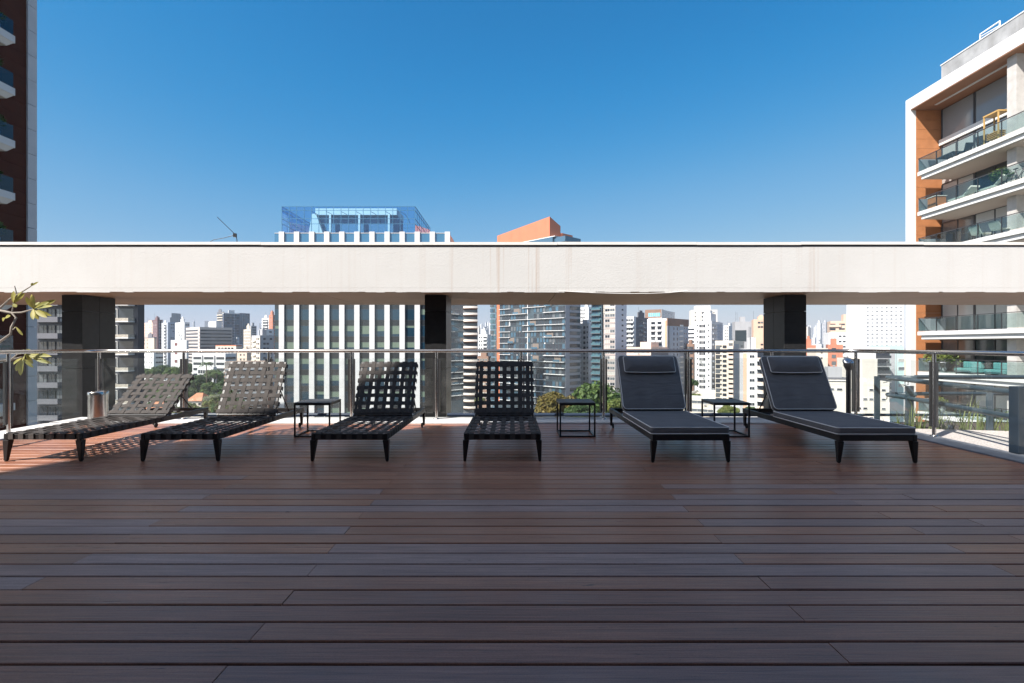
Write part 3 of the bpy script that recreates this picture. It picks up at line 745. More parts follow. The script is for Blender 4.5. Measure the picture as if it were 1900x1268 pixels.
# ------------------------------------------------------------------ stone and glass office tower with white fins
def fin_tower():
    D = 115.; X = lambda p, d=D: wx(p, d)
    b = Bld('office_tower', 'office tower of tall white stone fins and dark glass bays under a blue glass crown', 'office tower', (-34, 132, ZG))
    z1 = wz(432, D); x0, x1 = X(508), X(834)
    b.mb(MB().box(x0, x1-.02, D+.62, 148, ZG, z1-.15), 'wall', mat('spandrel', (.03, .033, .036), .2))
    FINM = mat('fin_stone', (.56, .55, .545), .7, var=.06, vscale=.6, streak=.15)
    for k in range(12):
        xa = X(517.2+28*k)
        f = MB(); z = ZG
        while z < z1+.2:
            zn = min(z+3.71/2, z1+.25); f.box(xa, xa+1.17, D, D+.80, z+.012, zn-.012); z += 3.71/2
        f.box(xa+.02, xa+1.15, D+.02, D+.79, ZG, z1+.2)
        b.mb(f, 'fin', FINM)
    BL = mat('green_blind', (.10, .14, .105), .55, coat=.4, var=.12, vscale=.3)
    vg = mat('office_glass', (.010, .036, .062), .03, spec=.8, metal=.22, bump=.012, bscale=.35)
    sg = mat('office_spandrel_glass', (.018, .022, .026), .12, spec=.6)
    def wm(w, bl):
        key = ('ow', round(w, 2), bl)
        if key not in _m:
            m = MB(); m.box(-w/2, w/2, 0, .5, -2.45, 0, 0); m.box(-w/2, w/2, .01, .5, -3.69, -2.47, 1)
            if bl > 0: m.box(-w/2+.12, w/2-.12, -.012, .0, -bl, -.06, 2)
            m.box(-w/2, w/2, -.03, .4, -.04, .02, 3); m.box(-w/2, w/2, -.02, .4, -2.50, -2.44, 3)
            m.box(w/2-.06, w/2, -.02, .4, -2.43, -.05, 3)
            _m[key] = m.mesh('window', [vg, sg, BL, FRD])
        return _m[key]
    for r in range(-1, 12):
        zt = 5.47-3.71*r
        if r > 11: continue
        for k in range(12):
            xa = X(517.2+28*(k-1))+1.17 if k else x0; xb = X(517.2+28*k)
            w = xb-xa-.02
            bl = 0. if r < 0 else b.rng.choice([1.25, 1.2, 1.3, 1.25, 1.22, .7, 0., 1.25, 1.9])
            if k > 8 and r < 3: bl = b.rng.choice([0, 0, .5, 1.25])
            b.put('window', wm(w, bl), ((xa+xb)/2, D+.45, zt), 0)
    b.put('window', wm(X(517.2+28)-X(517.2)-1.19, 0), ((X(517.2)+1.17+X(545.2))/2, D+.45, 5.47+3.71*2), 0)
    for r in (2, 3, 4):                         # storeys behind the beam and the glass parapet
        for k in range(12):
            xa = X(517.2+28*(k-1))+1.17 if k else x0; xb = X(517.2+28*k)
            if r == 2 and k == 1: continue
            b.put('window', wm(xb-xa-.02, 0), ((xa+xb)/2, D+.45, 5.47+3.71*r), 0)
    PB = mat('parapet_glass', (.05, .16, .26), .05, spec=.9, metal=.3)
    for k in range(12):
        xa = X(517.2+28*(k-1))+1.17 if k else x0; xb = X(517.2+28*k)
        b.mb(MB().box(xa+.02, xb-.02, D+.35, D+.45, 20.4, z1-.1), 'parapet_glass', PB)
        b.mb(MB().box(xa+.01, xb-.01, D+.25, D+.55, z1-.095, z1+.02), 'coping', FINM)
    # side facade with rippled glass
    rp = mat('rippled_glass', (.05, .06, .065), .04, spec=1., metal=.5, bump=.6, bscale=.45)
    F = Face((x1, D+.82), (x1, 148)); F.n = Vector((1, 0, 0))
    for r in range(-1, 12):
        zt = 5.47-3.71*r
        for k in range(8):
            w = F.L/8-.15; key = ('sw', 0)
            if key not in _m: _m[key] = MB().box(-w/2, w/2, -.03, .02, -3.5, 0).mesh('side_window', [rp])
            b.put('side_window', _m[key], F.at((k+.5)/8, zt), F.rz)
    rk = MB().hexa([(x1+.05, D+1, z1-.1), (x1+2.0, D+9, z1-.1), (x1+2.0, D+20, z1-.1), (x1+.05, D+20, z1-.1), (x1+.05, D+1, z1+.1), (x1+.06, D+2, z1+.1), (x1+.06, D+19, z1+.1), (x1+.05, D+20, z1+.1)])
    # crown
    CD = 119.; cx0, cx1 = X(523, CD), X(770, CD); cz0, cz1 = z1-.3, wz(383, CD); cy1 = -cx1*950/152
    cg = clear_glass('crown_glass', (.54, .76, .90), 1.0)
    for i in range(18):
        xa = cx0+(cx1-cx0)*i/18; xb = cx0+(cx1-cx0)*(i+1)/18
        b.mb(MB().box(xa+.05, xb-.05, CD-.01, CD+.02, cz0+.05, cz1-.05), 'crown_glass', cg)
    for i in range(8):
        ya = CD+(cy1-CD)*i/8; yb = CD+(cy1-CD)*(i+1)/8
        b.mb(MB().box(cx1-.02, cx1+.01, ya+.05, yb-.05, cz0+.05, cz1-.05), 'crown_glass', cg)
        b.mb(MB().box(cx0-.01, cx0+.02, ya+.05, yb-.05, cz0+.05, cz1-.05), 'crown_glass', cg)
    fm = mat('crown_steel', (.05, .16, .27), .4, metal=.3)
    fr = MB()
    for i in range(19):
        x = cx0+(cx1-cx0)*i/18
        fr.box(x-.045, x+.045, CD-.06, CD+.10, cz0, cz1)
        if i % 2 == 0 and 3 < i < 17: fr.tube([(x, CD+.1, cz1-1.2), (x+.8, CD+1.6, cz1-1.5), (x+1.3, CD+3, cz1-2.2), (x+1.5, CD+4, cz1-3.2)], .06, 5)
    for i in range(9):
        y = CD+(cy1-CD)*i/8
        for x in (cx0, cx1): fr.box(x-.06, x+.06, y-.05, y+.05, cz0, cz1)
    for z in (cz1-.06, cz1-.95, cz1-2.9, cz1-4.1):
        fr.box(cx0, cx1, CD-.05, CD+.06, z-.05, z+.05); fr.box(cx1-.05, cx1+.05, CD+.1, cy1, z-.05, z+.05); fr.box(cx0-.05, cx0+.05, CD+.1, cy1, z-.05, z+.05)
    fr.box(cx0, cx1, cy1-.05, cy1+.05, cz1-.1, cz1)
    b.mb(fr, 'crown_frame', fm)
    d2 = 126.
    inn = MB().box(X(585, d2), X(736, d2), d2, d2+8, wz(399, d2), wz(387, d2))
    inn.hexa([(X(572, d2), d2, wz(436, d2)), (X(600, d2), d2, wz(436, d2)), (X(600, d2), d2+6, wz(436, d2)), (X(572, d2), d2+6, wz(436, d2)),
              (X(579, d2), d2, wz(397, d2)), (X(586, d2), d2, wz(397, d2)), (X(586, d2), d2+6, wz(397, d2)), (X(579, d2), d2+6, wz(397, d2))])
    for p in (611, 665, 720): inn.box(X(p, d2), X(p+3.5, d2), d2-.2, d2+.4, wz(432, d2), wz(399.2, d2))
    b.mb(inn, 'machine_room', mat('crown_white', (.80, .71, .65), .6))
    b.mb(MB().box(X(590, d2), X(736, d2), d2+1.2, d2+7.5, wz(436, d2), wz(399.4, d2)), 'louvre_wall', mat('crown_blue', (.09, .20, .32), .5))
    # orange lift core showing behind the right end
    oc = 139.; b.mb(MB().prism([(X(772, oc), oc), (X(838, oc), oc), (X(838, oc), oc+8), (X(772, oc), oc+8)], 20, [wz(430, oc), wz(440, oc), wz(440, oc), wz(430, oc)]), 'core', BRICK)
    b.done()
fin_tower()

# ------------------------------------------------------------------ orange capped glass tower in the middle
def orange_tower():
    o = tower('glass balcony tower with an orange edge fin and an orange rooftop volume', 922, 1049, 1077, 447, 262, 46, mat('curtain_glass', (.045, .065, .08), .08, spec=.8, metal=.2, var=.3, vscale=.3),
              L=[('win', .05, 1., 22, 1.75, 2.5, [GD, GD, GB, GM, GD, GD, GB], FRD, 1, .06), ('ledge', .05, .22, 1.0, .20, WHITE, .15), ('ledge', .21, .48, 1.4, .22, WHITE, .35), ('ledge', .42, .73, 1.0, .22, WHITE, .35), ('ledge', .72, 1.0, 1.2, .24, WHITE, .42),
                 ('strip', .0, .045, ORANGE), ('strip', .20, .215, WHITE), ('strip', .47, .485, WHITE), ('strip', .72, .735, WHITE)],
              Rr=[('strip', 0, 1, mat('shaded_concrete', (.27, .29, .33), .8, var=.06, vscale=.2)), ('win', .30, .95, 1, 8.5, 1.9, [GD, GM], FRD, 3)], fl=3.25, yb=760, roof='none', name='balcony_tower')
    # loggias over the glass face: recess shade put into flat brown panels
    F = Face(o.A, o.B); lg = mat('loggia_shade', (.16, .13, .11), .8)
    for u, r in ((.12, 1), (.16, 6), (.30, 3), (.32, 10), (.42, 7), (.56, 12), (.55, 5), (.60, 16), (.60, 18), (.50, 20), (.78, 9), (.80, 14), (.76, 4), (.24, 15), (.90, 18), (.36, 22)):
        zt = o.zt-.3-3.25*r; w = F.L*.085
        m = MB().box(-w/2, w/2, -.13, .05, .3, 2.95, 0).box(-w/2, w/2, -1.3, -1.22, .02, 1.05, 1).mesh('loggia', [lg, GB])
        o.put('loggia', m, F.at(u, zt-3.25), F.rz)
    # orange rooftop volume with a slanting top
    D2 = 268; P = Vector((wx(1020, D2), D2, 0)); th = R(46); dl = Vector((-math.cos(th), math.sin(th), 0)); dr = Vector((math.sin(th), math.cos(th), 0))
    A = P+dl*solve(P, dl, 922.5); C = P+dr*solve(P, dr, 1040); E = A+(C-P)
    zb_ = o.zt+.0
    zl = wz(438, A.y); o.mb(MB().prism([A, P, C, E], zb_+3.4, [zl, wz(402, D2), wz(420, C.y), zl]), 'penthouse', ORANGE)
    q = P+dr*.5; o.mb(MB().prism([A-dl*3, P-dl*2.0, C-dl*3, E-dl*3], zb_+.01, zb_+3.0), 'penthouse_glass', GB)
    o.mb(MB().prism([A-dl*8+Vector((0, -.6, 0)), P-dl*3.5, C-dl*4, E], zb_+3.02, zb_+3.38), 'eave', WHITE)
    C2 = C+dr*9; o.mb(MB().prism([C, C-dl*1+dr*.1, C2-dl*1, C2], zb_+.02, zb_+6.4), 'lift_room', ORANGE)
    F2 = Face(o.B+dl*14, o.B); o.mb(MB().prism([F2.at(0, 0, .2), F2.at(1, 0, .2), F2.at(1, 0, .1), F2.at(0, 0, .1)], zb_-.2, zb_+2.6), 'glass_parapet', GB)
    F3 = Face(o.B, o.C); o.mb(MB().prism([F3.at(0, 0, .2), F3.at(1, 0, .2), F3.at(1, 0, .1), F3.at(0, 0, .1)], zb_-.2, zb_+2.6), 'glass_parapet', GB)
    o.done()
orange_tower()

# ------------------------------------------------------------------ the other towers, left to right
def T(*a, **k): b = tower(*a, **k); b.done(); return b
def sloped(*a, **k): return T(*a, **k)
FRB = FRD
# dark residential tower behind the left pillar
bt = tower('dark glass apartment tower with planted white balconies, behind the left pillar', 66, 256, 268, 505, 96, 0, mat('slate_wall', (.035, .038, .05), .5, var=.1, vscale=.3, streak=.1),
      L=[('win', .04, .28, 3, 1.9, 1.7, [GD, GD, GM], FRD, 1), ('bal', .02, .26, 1.0, .8, DGREY, DGREY), ('win', .52, .80, 3, 1.9, 1.9, MX, FRW, 1), ('bal', .80, .97, 1.7, .55, mat('planter_box', (.40, .36, .30), .9, var=.5, vscale=3), FRW)],
      fl=3.05, yb=790, roof='none')
bt.done()
T('pale pink stepped tower far off, beside the dark glass tower', 266, 284, 290, 600, 560, 38, PINKC, L=[('win', .1, .95, 4, 1.5, 1.4, DK, FRW)], Rr=[('win', .1, .9, 2, 1.4, 1.3, DK, FRW)])
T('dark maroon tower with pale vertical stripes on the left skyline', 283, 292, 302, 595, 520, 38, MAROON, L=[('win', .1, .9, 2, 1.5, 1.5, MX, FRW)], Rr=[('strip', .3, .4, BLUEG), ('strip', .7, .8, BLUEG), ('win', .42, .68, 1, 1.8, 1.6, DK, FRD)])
T('beige tower with a few dark windows and a dark roof edge', 262, 286, 291, 628, 430, 38, TAN, L=[('win', .15, .6, 2, 1.5, 1.3, DK, FRD, 0, .2)], yb=720, roofm=DGREY)
T('white block with paired square windows in front of the beige tower', 264, 285, 303, 651, 330, 38, WHITE, L=[('win', .1, .95, 4, 1.3, 1.2, DK, FRW)], Rr=[('win', .2, 1., 3, 1.5, 1.2, DK, FRW)], yb=720, roof='none')
T('narrow white tower with a dark balcony column, left of the blind grey tower', 300, 309, 312, 601, 500, 38, WHITE, L=[('bal', .45, .95, 1., .8, WHITE, WHITE), ('win', .05, .4, 1, 1.5, 1.5, DK, FRW)])
bg_ = tower('blind blue grey tower with a stepped grey crown', 310, 311.5, 327, 600, 470, 38, BLUEG, Rr=[('win', .3, .75, 2, 1., .8, DK, FRD, 0, .3)], roof='none')
for k, (a, c, zz) in enumerate(((.12, .95, 5.5), (.30, .80, 9.5))):
    bg_.mb(MB().prism([bg_.B+(bg_.C-bg_.B)*a+Vector((0, 1.5, 0)), bg_.B+(bg_.C-bg_.B)*c+Vector((0, 1.5, 0)), bg_.B+(bg_.C-bg_.B)*c+Vector((0, 9, 0)), bg_.B+(bg_.C-bg_.B)*a+Vector((0, 9, 0))], bg_.zt+(0 if k == 0 else 5.5)+.01, bg_.zt+zz), 'crown', GREYW)
bg_.done()
T('white tower with rows of dark square windows and a cluttered roof', 325, 342, 352, 600, 450, 38, WHITE, L=[('win', .12, .98, 5, 1.4, 1.4, DK, FRW)], Rr=[('win', .2, .9, 2, 1.4, 1.3, DK, FRW)])
T('blank white block with one column of maroon windows', 317, 346, 350, 634, 330, 10, WHITE, L=[('win', .25, .42, 1, 2.0, 2.0, [mat('maroon_pane', (.16, .05, .05), .3)], FRW)], fl=5.5, yb=720)
b = tower('long banded office block with dark ribbon windows and a lit end', 345, 370.5, 431, 609, 420, 42, mat('banded_concrete', (.52, .46, .42), .8, var=.05, vscale=.2, streak=.15), roof='none',
      L=[('rib', .02, .88, 1.3, [GD], FRD), ('ledge', 0., 1., .25, .35, GREYW)], Rr=[('rib', .02, .98, 1.3, [GD], FRD), ('ledge', 0., 1., .25, .35, DGREY)], fl=2.85, yb=720, name='office_block', cat='office block')  # ledges darker on the right face, its shade put into their colour
b.done()
T('plain white rooftop block above the banded office', 387, 401, 412, 598, 520, 40, WHITE, roof='none', yb=640)
T('balconied narrow tower with cream curved balconies on the skyline', 403, 414, 416, 580, 610, 38, DGREY, L=[('bal', .0, .95, 1.4, .8, CREAM, CREAM, True)], yb=640)
T('dark blue tower with a white roof block and a grid of dark windows', 413, 415, 445, 582, 600, 40, mat('navy_wall', (.07, .085, .12), .5, var=.1, vscale=.2), Rr=[('win', .05, .95, 6, 2.4, 1.7, [GD, GB, GM], FRD), ('strip', .62, .66, BLUEG)], yb=700, roofm=WHITE)
T('dark blue tower with a pink vertical strip at its corner', 441, 444, 463.5, 582.5, 640, 40, mat('navy_wall', (.07, .085, .12), .5), L=[('strip', .1, .9, PINKC)], Rr=[('win', .1, .95, 4, 2.6, 1.8, [GD, GB, GM], FRW)], yb=700, roof='none')
T('slim pale gridded tower right of the dark blue towers', 452, 465, 468, 613, 520, 38, CREAM, L=[('win', .05, .95, 6, 1.1, 1.6, DK, FRW)], yb=720)
T('grey tower with hazy dark windows behind the slim pale tower', 463, 466, 476, 606, 680, 38, GREYW, Rr=[('win', .1, .9, 3, 1.8, 1.6, DK, FRD)], yb=700)
T('black and white banded balcony tower near the fin tower', 486, 499, 501, 592, 560, 30, WHITE, L=[('bal', .1, .9, 1.3, .9, WHITE, WHITE), ('win', .05, .95, 2, 3, 1.6, [GD], FRD)], yb=700)
T('slim brown brick tower touching the fin tower', 499, 506, 512, 586, 540, 38, BRICK, Rr=[('win', .2, .9, 2, 1.5, 1.3, DK, FRW)], L=[('win', .2, .9, 1, 1.5, 1.3, DK, FRW)], yb=700)
T('white rooftop cube building left of the fin tower', 482, 494, 508, 613, 400, 36, WHITE, roof='none', yb=660, Rr=[('win', .3, .8, 1, 2, 1, DK, FRD)])
T('grey sided apartment block with a lit cream balcony front, left of the fin tower', 467, 482.5, 508, 625, 330, 34, GREYW, L=[('strip', 0, 1., CREAM), ('bal', .1, .5, .9, .7, CREAM, CREAM), ('win', .55, .95, 2, 1.2, 1.3, DK, FRD)], Rr=[('win', .2, .9, 3, 1.6, 1.3, DK, FRD, 0, .2)], yb=760)
b = tower('low white modern building with three bands of dark windows beyond the trees', 357, 418, 438, 659, 300, 14, WHITE, roof='none', name='modern_building', cat='building', fl=3.3, yb=720,
      L=[('rib', .03, .27, 1.5, [GD], FRD), ('rib', .36, .64, 1.5, [GD], FRD), ('rib', .73, .97, 1.5, [GD], FRD), ('strip', .29, .34, DGREY), ('strip', .66, .71, DGREY)], Rr=[('rib', .05, .95, 1.5, [GD], FRD)])
b.done()
T('pale flat roofed hall with a red roof edge behind the modern building', 400, 438, 449, 643, 360, 20, CREAM, roof='none', roofm=BRICK, L=[('win', .1, .9, 5, 2, 1.2, DK, FRD)], name='hall', cat='building', yb=700)
T('small orange tinted house block between the hall and the grey sided block', 440, 458, 470, 655, 350, 30, TAN, L=[('win', .2, .9, 2, 1.5, 1.2, DK, FRD)], name='house_block', cat='building', yb=700)
b = tower('beige block with close horizontal brown louvres behind the second lounger', 411, 417, 506, 676, 215, 62, mat('louvre_beige', (.55, .45, .38), .8, var=.08, vscale=.3), roof='none', fl=1.7, yb=760, name='louvred_block', cat='building',
      L=[('ledge', 0., 1., .35, .5, BROWN)], Rr=[('ledge', 0., 1., .35, .6, WHITE), ('win', .1, .9, 6, 2., .8, [GD], FRD)])
b.done()

# ---- gap between the pillar and the orange tower
b = tower('round balconied cream and brown tower right of the middle pillar', 858, 885, 886, 510, 246, 8, mat('tower_brown', (.15, .085, .07), .7, var=.1, vscale=.3), roof='none', fl=3.2, yb=800,
      L=[('bal', .02, 1.06, 2.0, .95, mat('balcony_cream', (.70, .62, .55), .8), BROWN, True)])
b.done()
T('blue glass tower seen edge on, left of the orange fin', 911, 920, 923, 520, 300, 12, mat('blue_curtain', (.10, .17, .22), .1, spec=.8), L=[('win', .05, .95, 3, 2.2, 2.2, [GB, TG, GM], FRD)], fl=3.2, yb=760)
T('white tower with dark balcony recesses in the narrow gap by the round tower', 887, 904, 911, 623, 420, 30, WHITE, L=[('win', .05, .5, 2, 1.5, 1.4, DK, FRW), ('bal', .55, 1., .9, .8, WHITE, WHITE)], yb=760)
T('small brown block low in the gap by the round tower', 884, 906, 912, 664, 330, 30, BROWN, L=[('win', .05, .95, 4, 1.4, 1.3, MX, FRW)], yb=770)
T('distant white slab tower in the narrow gap', 894, 900, 906, 613, 700, 38, WHITE, L=[('win', .1, .9, 2, 1.6, 1.4, DK, FRW)], yb=660)

# ---- right gap
T('tall white tower with a column of small dark windows behind the orange tower', 1076, 1092, 1100, 572, 420, 34, WHITE, L=[('win', .08, .6, 3, 1.1, 1.2, DK, FRW)], Rr=[('win', .2, .9, 2, 1.5, 1.3, DK, FRD)], yb=730)
T('white tower with black balcony recesses above the green tree', 1074, 1092, 1100, 603, 300, 30, WHITE, L=[('bal', .42, .72, .7, .7, WHITE, WHITE), ('win', .05, .35, 1, 1., 1., DK, FRW), ('win', .78, .98, 1, .9, 1., DK, FRW)], fl=3., yb=760)
T('dark teal tower with stacked glazed balconies', 1097.5, 1117, 1121, 520, 270, 40, mat('teal_dark_wall', (.07, .11, .14), .5), L=[('bal', .05, .92, 1.3, 1.0, TG, DGREY), ('win', .05, .95, 3, 1.8, 2.2, [GB, TG], FRD)], Rr=[('win', .1, .9, 2, 1.8, 1.8, [TG, GB], FRD)], fl=3.1, yb=770, roof='none')
T('brown brick and pale tower with a cream lit top, right of the teal tower', 1120, 1141.5, 1162.5, 530, 265, 44, mat('brick_grey_wall', (.36, .29, .26), .8, var=.12, vscale=.6), L=[('strip', .06, .12, GREYW), ('win', .15, .95, 2, 3.2, 1.6, [GM, GD, GL], FRW, 1), ('ledge', 0, 1, .2, .2, GREYW), ('strip', 0., 1., CREAM, wz(583, 265), wz(530, 265))], Rr=[('strip', 0., 1., mat('pale_blue_wall', (.44, .48, .54), .7, var=.05, vscale=.2)), ('win', .45, .8, 1, 1.6, .9, [GD], FRD, 1)], fl=2.75, yb=770, roof='none')
T('white balcony tower with pale glass parapets beside the charcoal tower', 1160, 1176, 1180, 590, 330, 32, WHITE, L=[('bal', .08, .95, 1.1, 1.0, mat('milky_glass', (.55, .60, .60), .3), WHITE), ('win', .1, .9, 3, 1.8, 1.6, MX, FRW)], fl=3.0, yb=700, roof='none')
T('charcoal tower with pale balcony column, right of the white balcony tower', 1175, 1179, 1203, 591, 345, 42, DGREY, Rr=[('win', .25, .55, 2, 1.8, 1.6, [GD, TG, GL], FRD), ('bal', .55, .75, .9, .8, GREYW, GREYW)], yb=700)
b = tower('tower topped by a brown framed penthouse with blue windows', 1197, 1228, 1252, 577, 400, 32, WHITE, roof='none', fl=3.1, yb=700, L=[('win', .1, .9, 4, 1.8, 1.4, [GB, GD], FRD)], Rr=[('win', .2, .8, 3, 1.5, 1.3, DK, FRW)])
F = Face(b.A, b.B); b.mb(MB().prism([F.at(0, 0, .3), F.at(.98, 0, .3), F.at(.98, 0, -6), F.at(0, 0, -6)], b.zt-5.5, b.zt+1.2), 'penthouse', BROWN)
for k in range(6): b.put('penthouse_window', win_mesh(1.9, 3.0, mat('sky_blue_glass', (.16, .40, .50), .1, spec=.9), FRW, 0), F.at(.27+.115*k, b.zt-4.4, .34), F.rz)
b.mb(MB().prism([F.at(.0, 0, .9), F.at(1.02, 0, .9), F.at(1.02, 0, -.2), F.at(0, 0, -.2)], b.zt-6.9, b.zt-5.51), 'terrace_parapet', WHITE)
b.done()
b = tower('white apartment tower with an orange corner stripe and brown roof band', 1201, 1238, 1277, 594, 290, 46, WHITE, roof='none', fl=3.05, yb=770,
      L=[('bal', .18, .42, .8, .8, WHITE, WHITE), ('bal', .50, .74, .8, .8, WHITE, WHITE), ('strip', .90, .985, mat('orange_stripe', (.50, .28, .165), .8))],
      Rr=[('strip', .0, 1., BLUEG), ('strip', .02, .10, WHITE), ('win', .26, .34, 1, .8, 1.7, [GD], FRD), ('win', .42, .50, 1, .8, 1.7, [GD], FRD), ('bal', .56, .70, .8, .8, WHITE, WHITE), ('win', .76, .96, 2, 1., 1., DK, FRW)])  # blue grey covering on the right face carries its shade as colour
F = Face(b.B, b.C); b.mb(MB().prism([F.at(-.005, 0, .32), F.at(1.005, 0, .32), F.at(1.005, 0, -.3), F.at(-.005, 0, -.3)], b.zt-3.2, b.zt+1.05), 'roof_band', BROWN)
b.done()
T('small white banded block between the striped tower and the stepped white tower', 1275, 1289, 1294, 607, 380, 30, WHITE, L=[('rib', .05, .95, 1.2, [GD], FRD)], yb=700, roof='none')
b = tower('tall stepped cream white tower behind the nearer white tower', 1283, 1331, 1334, 577, 420, 12, mat('cream_white', (.60, .56, .51), .8, var=.05, vscale=.2, streak=.2), roof='none', yb=660,
      L=[('win', .08, .22, 1, 1.2, 1.1, DK, FRW), ('win', .38, .50, 1, 2, 1.6, DK, FRW), ('win', .56, .70, 1, 2.2, 1.6, DK, FRD), ('win', .78, .95, 1, 1.1, 1., DK, FRW)])
F = Face(b.A, b.B); b.mb(MB().prism([F.at(.17, 0, -.5), F.at(.74, 0, -.5), F.at(.74, 0, -12), F.at(.17, 0, -12)], b.zt+.01, b.zt+4.5), 'roof_hut', b.root.children[0].data.materials[0]); b.done()
T('white apartment tower with a blue shaded corner and paired windows', 1289, 1320, 1341, 599, 270, 34, WHITE, L=[('win', .12, .24, 1, .7, 1., [GD], FRW), ('win', .30, .62, 2, 1.9, 1.7, DK, FRW, 1), ('win', .78, .9, 1, .8, .9, [GD], FRW)], Rr=[('bal', .05, .42, .7, .8, WHITE, GREYW), ('strip', .5, 1., BLUEG), ('win', .6, .95, 2, 1., 1., DK, FRW)], fl=2.95, yb=760)  # blue grey strip puts the right face's shade into the wall colour
T('pale apartment slab with four columns of windows and balconies, nearest of the right towers', 1327, 1361, 1381, 637, 185, 30, CREAM, L=[('win', .06, .24, 1, 1.5, 1.4, [GD, GD, GM], FRD, 1), ('win', .27, .37, 1, .5, .6, [GD], FRD), ('win', .44, .60, 1, 1.3, 1., [GD], FRD, 1), ('bal', .70, 1., .9, .85, PINKC, CREAM)], Rr=[('strip', 0., .45, GREYW), ('win', .6, .9, 2, .9, .8, [GD], FRD)], fl=1.75, yb=780, roof='none')
T('grey office block with a dark glass panel on the right skyline', 1364, 1394, 1400, 599, 420, 14, GREYW, L=[('strip', 0., .7, mat('panel_glass', (.03, .04, .045), .1), wz(634, 420), wz(613, 420))], Rr=[('win', .1, .9, 3, 2.5, 1.3, DK, FRD)], yb=700)
T('orange apartment tower left of the right pillar', 1398, 1424, 1440, 595, 360, 20, mat('peach_wall', (.54, .37, .27), .8, var=.05, vscale=.2), L=[('win', .3, .7, 2, 1.5, 1.2, DK, FRD, 0, .5)], yb=700)
b = tower('white and peach tower with deep rounded balconies behind the sixth lounger', 1379, 1420, 1450, 654, 150, 20, WHITE, L=[('strip', .0, .16, mat('peach_tile', (.58, .36, .25), .8)), ('win', .30, .50, 1, 1.4, .9, [GD], FRW, 1), ('bal', .60, 1.05, 1.5, .85, mat('peach_light', (.66, .52, .42), .8), WHITE, True)], fl=2.35, yb=790)
b.done()
T('pink and cream low block behind the cushioned lounger headrest', 1163, 1208, 1240, 648, 250, 40, PINKC, L=[('win', .05, .95, 5, 1.6, 1., [GD, GM], FRD), ('rib', .3, .8, 1.1, [GL], FRW)], Rr=[('strip', 0, 1., DGREY), ('win', .2, .8, 2, 1.2, 1.2, DK, FRD)], yb=720, roof='hut')
T('brown weathered block behind the striped tower', 1274, 1287, 1292, 641, 300, 36, BROWN, L=[('win', .1, .9, 3, 1.3, 1.3, DK, FRD)], yb=730)
T('blind pale slab tower low on the right skyline', 1343, 1352, 1366, 606, 560, 38, WHITE, L=[('win', .2, .9, 2, 1.4, 1.4, DK, FRW)], Rr=[('win', .2, .9, 2, 1.4, 1.4, DK, FRW)], yb=660)

# ---- beyond the right pillar
b = tower('tan orange tower with a raised roof block and dark balcony slots', 1541, 1590, 1606, 598, 330, 24, mat('tan_peach_wall', (.56, .41, .315), .8, var=.05, vscale=.2, streak=.15), roof='none', fl=3.0, yb=720,
      L=[('win', .0, .18, 1, 3.0, 1.3, [GD], FRD), ('win', .32, .55, 2, 1.6, 1.0, [GD], FRD), ('bal', .74, .94, 1., .9, PINKC, BROWN)], Rr=[('win', .3, .9, 2, 1.6, 1.2, [GD], FRD)])
F = Face(b.A, b.B); b.mb(MB().prism([F.at(.50, 0, -.6), F.at(.92, 0, -.6), F.at(.92, 0, -9), F.at(.50, 0, -9)], b.zt+.01, b.zt+5.2), 'roof_hut', b.root.children[0].data.materials[0])
b.mb(MB().prism([F.at(-.06, 0, .8), F.at(.4, 0, .8), F.at(.4, 0, -3), F.at(-.06, 0, -3)], b.zt-3.0, b.zt-1.5), 'canopy', b.root.children[0].data.materials[0]); b.done()
T('white stepped block at the foot of the tan orange tower', 1538, 1572, 1578, 620, 300, 20, WHITE, L=[('win', .5, .95, 2, 1.5, 1., [GD], FRW)], yb=700, roof='none')
b = tower('big blank white tower with a regular grid of small grey windows', 1603, 1678, 1684, 510, 240, 4, mat('chalk_white', (.64, .65, .66), .8), L=[('win', .03, .97, 8, 1.05, .62, [mat('grey_pane', (.20, .21, .23), .35), mat('grey_pane_light', (.38, .39, .41), .4), mat('grey_pane', (.20, .21, .23), .35)], FRW)], fl=1.78, yb=720, roof='none')
b.done()
T('red brick tower with one window column beside the right pillar', 1486, 1514, 1520, 644, 260, 26, BRICK, L=[('win', .6, .9, 1, 1.6, 1.5, [GD, GM], FRD, 1)], Rr=[('bal', .1, .9, .8, .8, GREYW, GREYW)], fl=2.9, yb=760)
T('white gable tower with a single column of tiny windows between two brick towers', 1515, 1536, 1540, 650, 240, 14, CREAM, L=[('win', .3, .6, 1, .7, .7, [GD], FRD)], fl=2.6, yb=760, roof='none')
T('red brick tower with square dark windows behind the ashtray stand', 1536, 1564, 1576, 643, 250, 28, BRICK, L=[('win', .25, .55, 1, 1.8, 1.7, [GD, GM], FRD, 1), ('strip', .70, .715, BROWN)], Rr=[('bal', .1, .6, .8, .9, DGREY, GREYW)], fl=3.3, yb=760)
b = tower('wide low cream block with scattered small windows and a dark roof canopy', 1530, 1650, 1690, 716, 120, 16, mat('cream_render', (.58, .54, .48), .8, var=.05, vscale=.3, streak=.3), roof='none', name='low_apartment_block', cat='building', fl=2.2, yb=800,
      L=[('win', .04, .30, 2, 1.2, .6, [GD, GM], FRW, 0, .3), ('win', .40, .96, 6, .9, .55, [GD, GM, GD], FRW, 0, .25)])
F = Face(b.A, b.B); b.mb(MB().prism([F.at(-.02, 0, .5), F.at(.36, 0, .5), F.at(.36, 0, -4), F.at(-.02, 0, -4)], b.zt+1.2, b.zt+1.7), 'canopy', DGREY)
b.mb(MB().prism([F.at(.08, 0, -1), F.at(.30, 0, -1), F.at(.30, 0, -4), F.at(.08, 0, -4)], b.zt+1.71, b.zt+4.2), 'roof_hut', GREYW); b.done()
